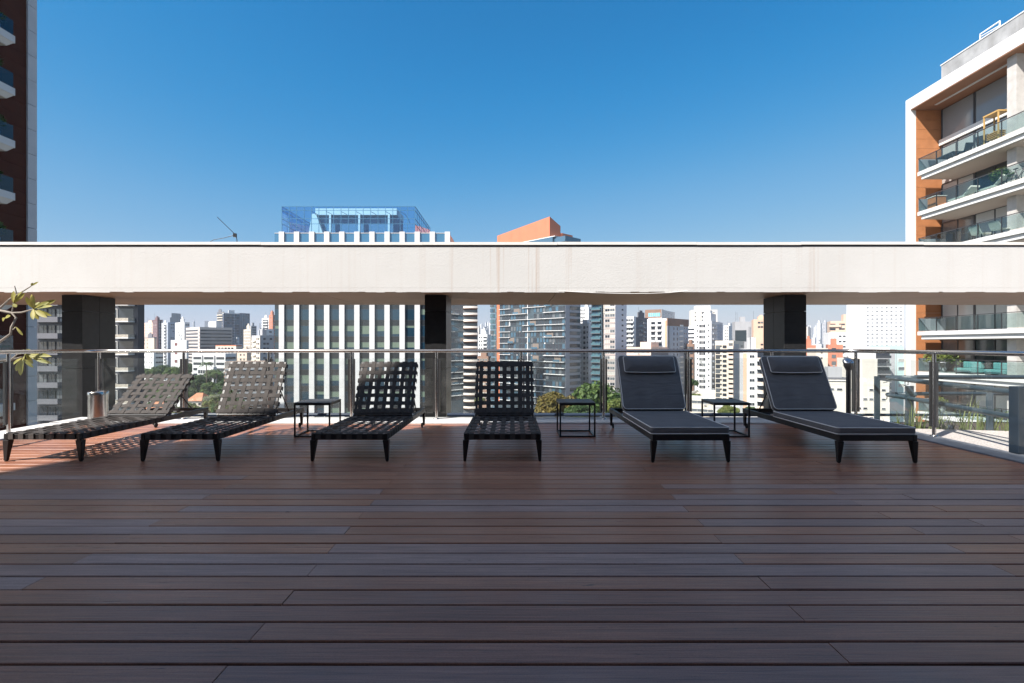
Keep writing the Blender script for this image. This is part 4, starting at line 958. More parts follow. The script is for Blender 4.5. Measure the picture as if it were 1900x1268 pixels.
T('plain cream tower stub with a flat roof right of the ashtray stand', 1596, 1628, 1632, 672, 150, 8, mat('cream_render', (.58, .54, .48), .8), yb=760, roof='none')
T('dark balcony tower with black glass parapets behind the cream stub', 1625, 1651, 1656, 650, 190, 12, WHITE, L=[('bal', .0, 1., 1.2, 1.0, mat('black_parapet', (.04, .045, .05), .2), GREYW), ('win', .05, .95, 3, 1.8, 1.6, [GD], FRD)], fl=2.9, yb=740, roof='none')
T('pale green glazed block beside the white frame of the right apartment building', 1652, 1677, 1682, 646, 200, 6, TEAL, L=[('win', .65, .98, 1, 2.4, 1.3, [GL, GM, GD], FRW), ('strip', 0., .35, GREYW), ('strip', .42, .47, GREYW)], fl=3.3, yb=740, roof='none')
T('low white warehouse with a pale metal roof behind the third side table', 1268, 1330, 1350, 741, 190, 30, CREAM, roofm=WHITE, roof='none', name='warehouse', cat='building', L=[('win', .1, .9, 5, 2., 1.2, [GM], FRW)])
T('small white roofed house low behind the third side table', 1325, 1385, 1400, 762, 170, 20, WHITE, roof='none', name='house', cat='house', L=[('win', .1, .9, 5, 1.6, 1.2, [GD], FRW)], roofm=GREYW)
T('low white villa among the trees at the foot of the modern building', 366, 396, 402, 684, 270, 16, WHITE, roof='none', name='villa', cat='house', L=[('win', .05, .95, 6, 1.6, 2., [GD], FRW)], fl=3.4, yb=720)

def hip_house(label, xl, xr, yt, D, dep=9):
    x0, x1 = wx(xl, D), wx(xr, D); zt = wz(yt, D); ze = zt-3.0; h = thing('tiled_house', label, 'house', ((x0+x1)/2, D+dep/2, ZG))
    MB().box(x0+.5, x1-.5, D+.5, D+dep-.5, ZG, ze).build('wall', CREAM, h, fix=True)
    m = (x1-x0)*.3
    MB().add([(x0, D, ze), (x1, D, ze), (x1, D+dep, ze), (x0, D+dep, ze), (x0+m, D+dep/2, zt), (x1-m, D+dep/2, zt)], [(0, 1, 5, 4), (1, 2, 5), (2, 3, 4, 5), (3, 0, 4), (3, 2, 1, 0)]).build('roof', TILE, h, fix=True)
    for k in range(3): place('window', win_mesh(1.2, 1.1, GD, FRW), h, Vector((x0+(x1-x0)*(k+.5)/3, D+.5, ze-1.8))-h.location)
hip_house('house with an orange tiled hip roof among the park trees', 344, 374, 731, 210)
hip_house('house with an orange tiled roof behind the webbing of the first lounger', 262, 300, 748, 190)

# ------------------------------------------------------------------ far skyline
def tower_pattern(name, col, dark):
    m = bpy.data.materials.new(name); m.use_nodes = True; n = m.node_tree.nodes; l = m.node_tree.links; b = n['Principled BSDF']; b.inputs['Roughness'].default_value = .8
    g = n.new('ShaderNodeNewGeometry'); s = n.new('ShaderNodeSeparateXYZ'); l.new(g.outputs['Position'], s.inputs[0])
    def M(op, a, v=None):
        x = n.new('ShaderNodeMath'); x.operation = op; l.new(a, x.inputs[0])
        if v is not None:
            if isinstance(v, (int, float)): x.inputs[1].default_value = v
            else: l.new(v, x.inputs[1])
        return x.outputs[0]
    fz = M('GREATER_THAN', M('FRACT', M('DIVIDE', s.outputs[2], 3.1)), .52)
    fx = M('GREATER_THAN', M('FRACT', M('DIVIDE', M('ADD', s.outputs[0], M('MULTIPLY', s.outputs[1], .7)), 3.6)), .48)
    k = M('MULTIPLY', fz, fx)
    mx = n.new('ShaderNodeMix'); mx.data_type = 'RGBA'; l.new(k, mx.inputs[0]); mx.inputs[6].default_value = (*col, 1); mx.inputs[7].default_value = (*dark, 1)
    l.new(mx.outputs[2], b.inputs['Base Color']); return m
FAR = [tower_pattern('far_white', (.58, .58, .58), (.25, .26, .28)), tower_pattern('far_cream', (.52, .46, .40), (.2, .19, .19)), tower_pattern('far_grey', (.40, .41, .44), (.14, .15, .17)),
       tower_pattern('far_tan', (.55, .36, .25), (.18, .14, .12)), tower_pattern('far_pale', (.54, .55, .57), (.33, .34, .37))]
FN = ['white', 'cream', 'grey', 'tan', 'pale grey']
rs = random.Random(21)
def far(px, w, yt, D, grp):
    i = rs.choice([0, 0, 0, 1, 2, 2, 3, 4, 4]); k = wx(px, D); ww = w*D/950; zt = wz(yt, D); th = R(rs.uniform(25, 50)); c, s_ = math.cos(th), math.sin(th)
    a = ww/(c+s_)/2
    def ring(f, dx=0): return [(k+dx+(x*c-y*s_)*f, D+(x*s_+y*c)*f) for x, y in ((-a, -a), (a, -a), (a, a), (-a, a))]
    m = MB().prism(ring(1), ZG, zt)
    if rs.random() < .8: m.prism(ring(rs.uniform(.3, .6), rs.uniform(-.2, .2)*a), zt+.01, zt+rs.uniform(3, 7))
    if rs.random() < .3: m.tube([(k, D, zt), (k, D, zt+rs.uniform(10, 22))], .25, 5)
    o = m.build('distant_tower', FAR[i], off=(k, D, ZG)); o.location = (k, D, ZG)
    tag(o, f'small {FN[i]} tower far off on the {grp} skyline', 'tower', f'{FN[i]} distant towers on the {grp} skyline')
for lo, hi, n, grp in ((268, 512, 46, 'left'), (886, 912, 9, 'central'), (1160, 1424, 40, 'right'), (1494, 1606, 40, 'far right')):
    for q in range(n):
        D = rs.uniform(800, 2300); f = (D-800)/1500
        px = lo+(hi-lo)*(q+rs.random())/n
        far(px, rs.uniform(4, 11)*(1.15-.5*f), rs.uniform(606, 632) if rs.random() < .8 else rs.uniform(596, 610), D, grp)
rs = random.Random(4)                                  # middle distance blocks filling the streets
for lo, hi, n, grp in ((270, 512, 26, 'left'), (886, 1000, 6, 'central'), (1160, 1424, 30, 'right'), (1494, 1680, 24, 'far right')):
    for q in range(n):
        px = lo+(hi-lo)*(q+rs.random())/n; D = rs.uniform(430, 760)
        far(px, rs.uniform(10, 20), rs.uniform(636, 662), D, grp+' middle')

# ------------------------------------------------------------------ trees
def leaf_material(name, c1, c2, scale):
    m = bpy.data.materials.new(name); m.use_nodes = True; n = m.node_tree.nodes; l = m.node_tree.links; b = n['Principled BSDF']; b.inputs['Roughness'].default_value = .55
    b.inputs['Specular IOR Level'].default_value = .3
    g = n.new('ShaderNodeNewGeometry'); t = n.new('ShaderNodeTexNoise'); t.inputs['Scale'].default_value = scale; t.inputs['Detail'].default_value = 5
    l.new(g.outputs['Position'], t.inputs['Vector'])
    r = n.new('ShaderNodeMapRange'); r.inputs[1].default_value = .35; r.inputs[2].default_value = .65; l.new(t.outputs[0], r.inputs[0])
    mx = n.new('ShaderNodeMix'); mx.data_type = 'RGBA'; l.new(r.outputs[0], mx.inputs[0]); mx.inputs[6].default_value = (*c1, 1); mx.inputs[7].default_value = (*c2, 1)
    l.new(mx.outputs[2], b.inputs['Base Color'])
    tr = n.new('ShaderNodeBsdfTranslucent'); l.new(mx.outputs[2], tr.inputs[0]); s = n.new('ShaderNodeMixShader'); s.inputs[0].default_value = .25
    l.new(b.outputs[0], s.inputs[1]); l.new(tr.outputs[0], s.inputs[2]); l.new(s.outputs[0], n['Material Output'].inputs[0]); return m
LEAF = {'green': leaf_material('leaf_green', (.045, .085, .022), (.105, .155, .038), .5),
        'dark': leaf_material('leaf_dark', (.032, .065, .022), (.068, .112, .032), .5),
        'olive': leaf_material('leaf_olive', (.10, .085, .020), (.17, .125, .030), .6),
        'lime': leaf_material('leaf_lime', (.085, .12, .028), (.17, .19, .05), .6)}
BARK = mat('bark', (.10, .075, .055), .9, var=.3, vscale=4)
def crown_mesh(seed, rad, hgt, nclump, nleaf, leaf, m):
    rg = np.random.default_rng(seed)
    d = rg.normal(size=(nclump, 3)); d /= np.linalg.norm(d, axis=1)[:, None]; d[:, 2] = np.abs(d[:, 2])*1.0-.25
    cc = d*np.array([rad, rad, hgt])*rg.uniform(.45, .88, (nclump, 1)); cr = rad*rg.uniform(.20, .38, nclump)
    ci = rg.integers(0, nclump, nleaf); o = rg.normal(size=(nleaf, 3)); o /= np.linalg.norm(o, axis=1)[:, None]
    p = cc[ci]+o*(cr[ci]*rg.uniform(.55, 1.05, nleaf))[:, None]*np.array([1, 1, .72])
    nrm = o+rg.normal(size=(nleaf, 3))*.55+np.array([0, 0, .5]); nrm /= np.linalg.norm(nrm, axis=1)[:, None]
    a = np.cross(nrm, rg.normal(size=(nleaf, 3))); a /= np.linalg.norm(a, axis=1)[:, None]; b = np.cross(nrm, a)
    sz = leaf*rg.uniform(.6, 1.3, nleaf)[:, None]
    v = np.stack([p-a*sz, p-b*sz*.5, p+a*sz, p+b*sz*.5], 1).reshape(-1, 3)
    me = bpy.data.meshes.new('crown'); me.vertices.add(len(v)); me.vertices.foreach_set('co', v.ravel())
    me.loops.add(len(v)); me.loops.foreach_set('vertex_index', np.arange(len(v), dtype=np.int32))
    me.polygons.add(nleaf); me.polygons.foreach_set('loop_start', np.arange(0, len(v), 4, dtype=np.int32))
    me.materials.append(m); me.update(); me.validate(); return me, cc
_cr = {}
def tree(label, px, pt, D, wpx, kind, group=None, seed=None, aspect=.72, gz=ZG):
    r = wpx*D/950/2; key = (kind, (seed or 0) % 4); R0 = 6.
    if key not in _cr: _cr[key] = crown_mesh(hash(kind) % 1 + 11*(seed or 0)+len(kind), R0, R0*.8, 46, 9000, .42, LEAF[kind])
    me, cc = _cr[key]; zt = wz(pt, D); s = r/R0; x = wx(px, D); cz = zt-R0*.8*1.0*s*aspect/.72
    t = thing('broadleaf_tree', label, 'tree', (x, D, gz), 0, group)
    c = place('crown', me, t, (0, 0, cz-gz), (seed or 0)*1.7); c.scale = (s, s, s*aspect/.72)
    tr = MB(); h = cz-gz; tr.tube([(0, 0, 0), (.1*s, 0, h*.5), (0, .1, h-1.5*s), (0, 0, h+.5*s)], [.42*s+.1, .32*s+.08, .26*s+.06, .1*s], 8)
    for q in cc[:9]: tr.tube([(0, 0, h-2.5*s), (q[0]*.5*s, q[1]*.5*s, h+q[2]*.4*s-.6*s), (q[0]*.95*s, q[1]*.95*s, h+q[2]*.95*s)], [.18*s, .10*s, .03*s], 5)
    tr.build('trunk', BARK, t); return t
tree('yellow olive rounded tree just beyond the railing, right of the black lounger', 1032, 716, 92, 92, 'olive', None, 1, .78)
tree('dense bright green tree behind the second side table', 1108, 693, 104, 118, 'green', None, 2, .95)
tree('low dark green tree tucked between the olive tree and the green tree', 1075, 742, 80, 60, 'dark', None, 3)
tree('green bush like tree beside the cushioned lounger left corner', 1146, 735, 88, 50, 'lime', None, 4)
G_ = 'trees of the park beyond the railing'
park = [(276, 678, 300, 40, 'green'), (302, 674, 330, 44, 'dark'), (327, 676, 310, 42, 'green'), (286, 700, 250, 46, 'dark'), (318, 702, 240, 48, 'green'), (270, 722, 210, 40, 'green'),
        (300, 730, 200, 44, 'dark'), (352, 672, 320, 34, 'dark'), (362, 700, 265, 46, 'dark'), (392, 704, 250, 44, 'green'), (404, 690, 290, 30, 'green'), (345, 716, 225, 40, 'green'),
        (380, 722, 222, 50, 'dark'), (398, 728, 185, 44, 'lime'), (412, 742, 170, 40, 'green'), (352, 745, 175, 36, 'lime'), (374, 750, 172, 34, 'green'), (330, 752, 165, 40, 'lime'), (424, 720, 205, 40, 'green'), (440, 735, 190, 44, 'dark'), (347, 690, 262, 40, 'green'), (372, 692, 258, 38, 'dark'), (398, 682, 262, 34, 'green'), (420, 700, 240, 40, 'dark'), (470, 752, 170, 50, 'green'), (500, 758, 165, 40, 'dark')]
LB = {'green': 'mid green leafy park tree among the trees left of the second lounger', 'dark': 'dark green leafy park tree among the trees left of the second lounger', 'lime': 'yellow green low park tree below the dark park trees'}
for i, (px, pt, D, w_, kd) in enumerate(park): tree(LB[kd], px, pt, D, w_, kd, f'{ {"green": "mid green", "dark": "dark green", "lime": "yellow green"}[kd]} park trees', i % 4, .8)
for i, (px, pt, D, w_, kd, lb) in enumerate([(1284, 702, 240, 22, 'dark', 'dark tree at the foot of the brown weathered block'), (1291, 728, 200, 36, 'lime', 'yellow green tree below the white tower with the blue shaded corner'), (1310, 735, 195, 26, 'dark', 'dark low tree touching the warehouse roof'),
                                      (1352, 748, 165, 40, 'lime', 'yellow green bushy tree under the third side table'), (1392, 752, 140, 20, 'green', 'small green tree beside the sixth lounger frame'), (1300, 772, 120, 40, 'green', 'green treetop below the third side table'),
                                      (890, 735, 210, 22, 'lime', 'pale green treetop at the foot of the round balconied tower'), (1232, 752, 150, 60, 'dark', 'dark treetop behind the cushioned lounger')]):
    tree(lb, px, pt, D, w_, kd, None, i % 4)
def palm(label, px, pt, D, seed):
    rg = random.Random(seed); zt = wz(pt, D); x = wx(px, D); t = thing('palm_tree', label, 'palm tree', (x, D, ZG)); h = zt-ZG-1.5
    MB().tube([(0, 0, 0), (.3, 0, h*.5), (0, 0, h)], [.35, .26, .2], 8).build('trunk', BARK, t)
    fr = MB()
    for k in range(20):
        a = rg.uniform(0, 6.28); L_ = rg.uniform(3.2, 4.4); up = rg.uniform(.1, 1.3); pts = []
        for q in range(7): f = q/6; pts.append(Vector((math.cos(a)*L_*f, math.sin(a)*L_*f, h+up*L_*.5*f-1.5*L_*.5*f*f)))
        side = Vector((-math.sin(a), math.cos(a), 0))
        for q in range(1, 7):
            for sgn in (-1, 1):
                for e in (0, .5):
                    p = pts[q-1].lerp(pts[q], e); b_ = p+side*sgn*.9*(1-.6*(q/6))+Vector((math.cos(a)*.3, math.sin(a)*.3, -.35)); dd = (pts[q]-pts[q-1])*.35
                    fr.add([p, p+dd, b_], [(0, 1, 2)])
    fr.build('crown', LEAF['green'], t)
palm('tall palm in front of the low white modern building', 383, 668, 255, 1); palm('second palm, lower, right of the tall palm by the modern building', 402, 686, 248, 2)

# ------------------------------------------------------------------ right apartment building (33 m to the right)
WPAN = mat('wood_cladding', (.36, .15, .062), .55, var=.16, vscale=1.2, spec=.4)
FRM = mat('frame_render', (.60, .60, .60), .75, var=.05, vscale=.6, streak=.12)
SLABW = mat('slab_white', (.58, .58, .57), .7, var=.05, vscale=.5, streak=.12)
FL = 3.2
rbd = thing('apartment_building', 'white framed apartment building with orange wood end wall and glass balconies on the right', 'apartment building', (40, 34, ZG))
XF, YE = 33.02, 42.95; Y0 = 20.
def rb(m, name, mats, **k): return m.build(name, mats, rbd, fix=True, **k)
ZR = 21.6
rb(MB().box(XF, 47, YE-.52, YE, ZG, ZR), 'end_frame', FRM)
rb(MB().box(XF, 47, Y0, YE-.522, ZR-.95, ZR-.002), 'roof_slab', FRM)
rb(MB().box(XF+.02, 47, Y0, YE-.53, ZR-1.02, ZR-.952), 'roof_soffit', mat('soffit_wood', (.30, .15, .085), .6, var=.12, vscale=1))
rb(MB().box(XF+1.15, 46, Y0, YE-2.2, ZR+.002, ZR+1.75), 'roof_parapet', mat('weathered_parapet', (.27, .275, .28), .85, var=.35, vscale=.9, streak=.5))
rb(MB().box(XF+1.10, 46.05, Y0, YE-2.15, ZR+1.752, ZR+1.83), 'parapet_coping', FRM)
wd = MB(); z = ZR-1.03
while z > -8:
    wd.box(XF+.45, 35.6, YE-.56, YE-.522, z-.785, z); z -= .80
rb(wd, 'wood_wall', WPAN)
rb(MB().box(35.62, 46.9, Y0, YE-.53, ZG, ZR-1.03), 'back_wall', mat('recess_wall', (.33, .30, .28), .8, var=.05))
GW = mat('sliding_glass', (.045, .055, .06), .04, spec=.8, metal=.15)
GWC = mat('curtained_glass', (.13, .12, .115), .1, spec=.8, var=.15, vscale=4)
GWT = mat('blind_glass', (.36, .37, .37), .15, spec=.7)
FSL = [15.0-FL*k for k in range(8)]
for fi, zs in enumerate(FSL):
    if zs < -8.5: break
    top = zs+FL-.45
    # slab in two steps
    sb = MB(); sb.box(32.62, 35.6, Y0, YE-1.75, zs-.30, zs); sb.box(32.78, 35.6, Y0, YE-1.95, zs-.62, zs-.302)
    rb(sb, 'balcony_slab', SLABW, bevel=.01)
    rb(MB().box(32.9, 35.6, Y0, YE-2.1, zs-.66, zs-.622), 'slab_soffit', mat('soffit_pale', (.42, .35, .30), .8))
    # balustrade
    for y0, y1 in [(YE-1.8-1.75*k, YE-1.8-1.75*(k+1)+.06) for k in range(8)]:
        rb(MB().box(32.68, 32.70, y1, y0, zs+.08, zs+1.02), 'glass_panel', clear_glass('balcony_glass', (.72, .80, .80)))
        q = MB().box(32.66, 32.72, y1-.045, y1-.005, zs+.001, zs+1.05); rb(q, 'balustrade_post', STEELD)
    rb(MB().box(32.655, 32.725, Y0, YE-1.78, zs+1.052, zs+1.095), 'balustrade_rail', STEELD)
    rb(MB().box(32.70, 34.9, YE-1.80, YE-1.765, zs+.05, zs+1.05), 'side_screen', mat('screen_grey', (.22, .23, .25), .5))
    # windows on the recessed facade
    ys = [YE-.75, YE-3.6, YE-3.75, YE-6.9, YE-7.05, YE-9.4]
    lower = (zs+.02, top-.25)
    spans = [(ys[0], ys[1], GWC if fi % 3 != 1 else GWT), (ys[2], ys[3], GW if fi % 2 else GWT), (ys[4], ys[5], GW)]
    if fi == 0: spans = [(ys[0], ys[1], GWT), (ys[2], ys[3], GWT), (ys[4], ys[5], GWT)]
    for ya, yb_, gm in spans:
        w = rb(MB().box(35.50, 35.56, yb_, ya, lower[0], lower[1]), 'window', gm)
        f = MB(); f.box(35.44, 35.60, yb_-.075, yb_-.001, lower[0], lower[1]); f.box(35.44, 35.60, ya+.001, ya+.075, lower[0], lower[1]); f.box(35.45, 35.58, yb_, ya, lower[1]+.001, lower[1]+.10)
        f.box(35.46, 35.50, (ya+yb_)/2-.03, (ya+yb_)/2+.03, lower[0], lower[1]); f.build('frame', FRD, w, off=rbd.location)
    # concrete column bay
    rb(MB().box(33.6, 35.6, 34.1, 34.75, zs+.004, zs+FL-.664 if fi else ZR-1.03), 'column', CONC)
    wv = rb(MB().box(34.9, 34.96, 29.5, 34.0, zs+.05, top-.3), 'window', mat('enclosed_glass', (.30, .36, .36), .06, spec=.8))
    f = MB(); [f.box(34.86, 35.0, 29.5+1.1*k, 29.56+1.1*k, zs+.05, top-.3) for k in range(5)]; f.build('frame', FRW, wv, off=rbd.location)
# upper glazing of the double height top floor
rb(MB().box(35.3, 35.6, YE-9.5, YE-.60, 15+FL-.62, 15+FL-.15), 'spandrel', SLABW)
for a, c in ((YE-.75, YE-3.6), (YE-3.75, YE-6.9), (YE-7.05, YE-9.4)):
    w = rb(MB().box(35.50, 35.56, c, a, 15+FL-.10, ZR-1.1), 'window', mat('tall_blind_glass', (.22, .23, .24), .1, spec=.7))
    f = MB(); f.box(35.44, 35.60, c-.09, c-.001, 15+FL-.14, ZR-1.1); f.box(35.44, 35.60, a+.001, a+.09, 15+FL-.14, ZR-1.1); f.build('frame', FRD, w, off=rbd.location)
rb(MB().box(34.2, 34.4, Y0, YE-1.5, ZR-1.06, ZR-1.022), 'light_slot', FRM)
# roof fittings
rf = thing('roof_bracket', 'pale steel bracket frame on the right building roof edge', 'bracket', (34.3, 37.4, ZR+1.84))
MB().tube([(34.3, 37.5, ZR+1.83), (34.3, 37.5, ZR+2.3), (34.3, 36.0, ZR+2.3), (34.3, 36.0, ZR+1.83)], .06, 6).tube([(34.3, 37.5, ZR+2.1), (34.3, 36.0, ZR+2.0)], .04, 6).build('frame', FRM, rf, fix=True)
am = thing('roof_mast', 'small lightning mast on the right building roof', 'mast', (34.3, 33.55, ZR+1.84))
MB().tube([(34.3, 33.6, ZR+1.83), (34.3, 33.6, ZR+3.6)], .03, 6).tube([(34.3, 33.9, ZR+2.4), (34.3, 33.3, ZR+2.55)], .05, 6).build('pole', FRM, am, fix=True)

# balcony furniture over there
def chair_at(label, x, y, z, rz, m, s=1.):
    c = thing('balcony_chair', label, 'chair', (x, y, z), rz)
    MB().box(-.28*s, .28*s, -.28*s, .28*s, .38, .44).build('seat', m, c); MB().hexa([(-.28*s, .24*s, .44), (.28*s, .24*s, .44), (.28*s, .30*s, .44), (-.28*s, .30*s, .44), (-.28*s, .40*s, .95), (.28*s, .40*s, .95), (.28*s, .45*s, .95), (-.28*s, .45*s, .95)]).build('backrest', m, c)
    for a in (-1, 1):
        for b in (-1, 1): MB().box(a*.25*s-.02, a*.25*s+.02, b*.25*s-.02, b*.25*s+.02, 0, .379).build('leg', BLACKM, c)
DKF = mat('dark_furniture', (.05, .055, .065), .6); WHF = mat('pale_cushion', (.62, .58, .52), .85); TEF = mat('teal_cushion', (.11, .30, .30), .85); YW = mat('yellow_wood', (.42, .26, .09), .6)
z_ = FSL[0]
tb = thing('balcony_table', 'dark dining table on the top balcony of the right building', 'table', (33.7, 39.4, z_)); MB().box(33.25, 34.2, 38.6, 40.2, z_+.70, z_+.76).build('table_top', DKF, tb, fix=True)
for a in (33.3, 34.1):
    for b in (38.7, 40.1): MB().box(a-.03, a+.03, b-.03, b+.03, z_, z_+.699).build('leg', DKF, tb, fix=True)
chair_at('dark chair left of the dining table on the top balcony', 33.7, 40.7, z_, 0, DKF); chair_at('dark chair right of the dining table on the top balcony', 33.5, 37.9, z_, R(180), DKF)
chair_at('dark lounge chair by itself mid way along the top balcony', 33.7, 36.5, z_, R(120), DKF, 1.25)
sw = thing('wooden_rack', 'yellow wooden slatted rack beside the concrete column on the top balcony', 'rack', (33.6, 35.2, z_))
q = MB()
for y in (34.95, 36.0):
    for x in (33.2, 33.9): q.box(x-.035, x+.035, y-.035, y+.035, z_, z_+2.1)
q.box(33.15, 33.95, 34.9, 36.05, z_+2.101, z_+2.2); q.build('frame', YW, sw, fix=True)
q = MB(); [q.box(33.3, 33.8, 35.01, 35.94, z_+.45+.12*k, z_+.50+.12*k) for k in range(4)]; q.build('slats', YW, sw, fix=True)
z_ = FSL[1]
for i, (y, lb) in enumerate(((38.4, 'pale folded sun lounger on the second balcony, nearer the wood wall'), (36.0, 'pale folded sun lounger on the second balcony, nearer the column'))):
    c = thing('balcony_lounger', lb, 'sun lounger', (33.4, y, z_)); MB().box(33.1, 33.75, y-.9, y+.5, z_+.22, z_+.34).build('seat', WHF, c, fix=True)
    MB().hexa([(33.1, y-.9, z_+.34), (33.75, y-.9, z_+.34), (33.75, y-.8, z_+.34), (33.1, y-.8, z_+.34), (33.1, y-1.5, z_+.75), (33.75, y-1.5, z_+.75), (33.75, y-1.45, z_+.85), (33.1, y-1.45, z_+.85)]).build('backrest', WHF, c, fix=True)
    for a in (33.2, 33.65): MB().box(a-.03, a+.03, y-.5, y-.4, z_, z_+.219).build('leg', DKF, c, fix=True)
wb = thing('balcony_cabinet', 'orange wood cabinet at the left end of the second balcony', 'cabinet', (33.6, 40.5, z_)); MB().box(33.2, 34.0, 40.1, 40.9, z_, z_+1.0).build('body', WPAN, wb, fix=True); MB().box(33.15, 34.05, 40.05, 40.95, z_+1.001, z_+1.05).build('top', WHF, wb, fix=True)
bk = thing('bicycle', 'dark bicycle leaning on the second balcony right of the column', 'bicycle', (33.3, 33.6, z_))
def ring3(c, r, t):
    return MB().tube([(c[0], c[1]+r*math.cos(a), c[2]+r*math.sin(a)) for a in [2*math.pi*k/20 for k in range(20)]], t, 6, closed=True)
for y in (33.15, 34.15): ring3((33.3, y, z_+.36), .33, .025).build('wheel', RUB, bk, fix=True)
MB().tube([(33.3, 33.15, z_+.36), (33.3, 33.35, z_+.85), (33.3, 33.85, z_+.82), (33.3, 33.65, z_+.34), (33.3, 33.35, z_+.80)], .022, 6).tube([(33.3, 34.15, z_+.36), (33.3, 33.85, z_+.82), (33.3, 33.85, z_+.95)], .02, 6).tube([(33.3, 34.15, z_+.36), (33.3, 33.65, z_+.34)], .018, 6).build('frame', MAROON, bk, fix=True)
MB().box(33.24, 33.36, 33.72, 33.98, z_+.951, z_+1.0).build('saddle', RUB, bk, fix=True); MB().tube([(33.05, 33.3, z_+1.0), (33.3, 33.33, z_+.95), (33.55, 33.3, z_+1.0)], .018, 6).build('handlebar', BLACKM, bk, fix=True)
z_ = FSL[2]
for y, lb in ((36.4, 'pale outdoor armchair on the third balcony, left one'), (34.9, 'pale outdoor armchair on the third balcony, next to the column')): chair_at(lb, 33.4, y, z_, R(90), WHF, 1.4)
z_ = FSL[5]
for y, lb in ((38.0, 'teal cushioned armchair on the balcony seen just above the tube railing'), (35.6, 'teal cushioned seat beside the column on the balcony above the tube railing')):
    c = thing('armchair', lb, 'armchair', (33.9, y, z_)); MB().box(33.4, 34.4, y-.7, y+.7, z_+.12, z_+.42).build('seat', TEF, c, fix=True, bevel=.05); MB().box(34.1, 34.45, y-.72, y+.72, z_+.421, z_+.9).build('backrest', TEF, c, fix=True, bevel=.06)
    for a in (-.55, .55): MB().box(33.45, 34.3, y+a-.05, y+a+.05, z_, z_+.119).build('leg', DKF, c, fix=True)
def potted(name, label, x, y, z, h, spread, m, seed, pot=(.3, .3, .3), n=220, leaf=.10):
    rg = random.Random(seed); t = thing(name, label, 'potted plant', (x, y, z))
    MB().lathe([(.16, 0), (.21, .36), (.19, .36), (.17, .30)], n=14).build('pot', mat(f'pot_{seed}', pot, .7), t)
    st = MB(); cr = MB()
    for k in range(6):
        a = rg.uniform(0, 6.28); st.tube([(0, 0, .3), (math.cos(a)*spread*.25, math.sin(a)*spread*.25, h*.55), (math.cos(a)*spread*.6, math.sin(a)*spread*.6, h*.85)], [.02, .015, .006], 5)
    for k in range(n):
        a = rg.uniform(0, 6.28); rr = spread*math.sqrt(rg.random()); zz = h*(.62+.38*rg.random()-.25*(rr/spread)**2); p = Vector((math.cos(a)*rr, math.sin(a)*rr, zz))
        u = Vector((rg.gauss(0, 1), rg.gauss(0, 1), rg.gauss(0, .6))).normalized(); v = u.cross(Vector((rg.gauss(0, 1), rg.gauss(0, 1), 1))).normalized(); L_ = leaf*rg.uniform(.7, 1.4)
        cr.add([p-u*L_, p-v*L_*.4, p+u*L_, p+v*L_*.4], [(0, 1, 2, 3)])
    st.build('stem', BARK, t); cr.build('foliage', m, t)
potted('balcony_plant', 'spreading yellow green potted tree on the balcony above the tube railing', 33.6, 39.9, FSL[5], 1.75, 1.25, LEAF['lime'], 3, n=420, leaf=.13)
potted('balcony_plant', 'leafy green potted plant on the second balcony near the column', 33.5, 34.95, FSL[1], 1.5, .7, LEAF['green'], 5, n=260, leaf=.12)
potted('balcony_plant', 'small green potted plant on the balcony below the teal armchair', 33.5, 40.1, FSL[6], 1.3, .6, LEAF['lime'], 8)

# ------------------------------------------------------------------ left tower (31 m to the left)
lt = thing('apartment_building', 'dark wood clad tower with white balconies and pale panel edge at the left side', 'apartment building', (-36, 27, ZG))
def lb_(m, name, mats, **k): return m.build(name, mats, lt, fix=True, **k)
DW = mat('dark_wood_cladding', (.062, .017, .009), .8, var=.18, vscale=1.4, spec=.15)
XL = -31.
lb_(MB().box(-42, XL-.06, 20, 33.3, ZG, 34), 'wall', mat('tower_core', (.10, .06, .05), .8))
wd = MB(); z = 34.
while z > -9: wd.box(XL-.055, XL, 20, 32.68, z-.785, z); z -= .80
lb_(wd, 'wood_wall', DW)
pn = MB(); z = 34.
while z > ZG+2: pn.box(XL-.4, XL+.10, 32.69, 33.31, z-1.57, z-.012); z -= 1.585
lb_(pn, 'edge_panel', mat('edge_panel_grey', (.46, .46, .47), .7, var=.06, vscale=1.2))
lb_(MB().box(-42, XL-.41, 32.69, 33.315, ZG, 34), 'end_wall', mat('tower_core', (0, 0, 0)))
for k in range(10):
    zs = 18.97+3.17*(k-1)*-1 if k else 18.97+3.17
    s_ = MB(); s_.box(XL+.001, -30.08, 24, 31.0, zs+.42, zs+.85); s_.hexa([(XL+.001, 24, zs+.12), (-30.3, 24, zs+.12), (-30.3, 30.7, zs+.12), (XL+.001, 30.7, zs+.12), (XL+.001, 24, zs+.419), (-30.12, 24, zs+.419), (-30.12, 30.96, zs+.419), (XL+.001, 30.96, zs+.419)])
    lb_(s_, 'balcony_slab', mat('slab_panel', (.55, .54, .53), .7, var=.06, vscale=1.))
    gl = MB().box(-30.14, -30.12, 24, 30.92, zs+.851, zs+1.75).box(-30.9, -30.141, 30.90, 30.92, zs+.851, zs+1.75)
    lb_(gl, 'balcony_glass', clear_glass('blue_balcony_glass', (.42, .60, .74)))
    lb_(MB().box(XL+.001, XL+.03, 25, 30.2, zs+.86, zs+2.9), 'balcony_door', GD)
LL = ['top left balcony', 'second left balcony', 'third left balcony', 'fourth left balcony', 'fifth left balcony']
for k in range(5):
    zs = 18.97-3.17*k; rg = random.Random(40+k)
    potted('balcony_plant', f'green plant behind the blue glass of the {LL[k]}', -30.55, 30.3-.25*(k % 2), zs+.86, (1.2, 2.0, 1.5, 1.35, 1.4)[k], .45, LEAF['dark' if k % 2 else 'green'], 20+k, n=240, leaf=.12)

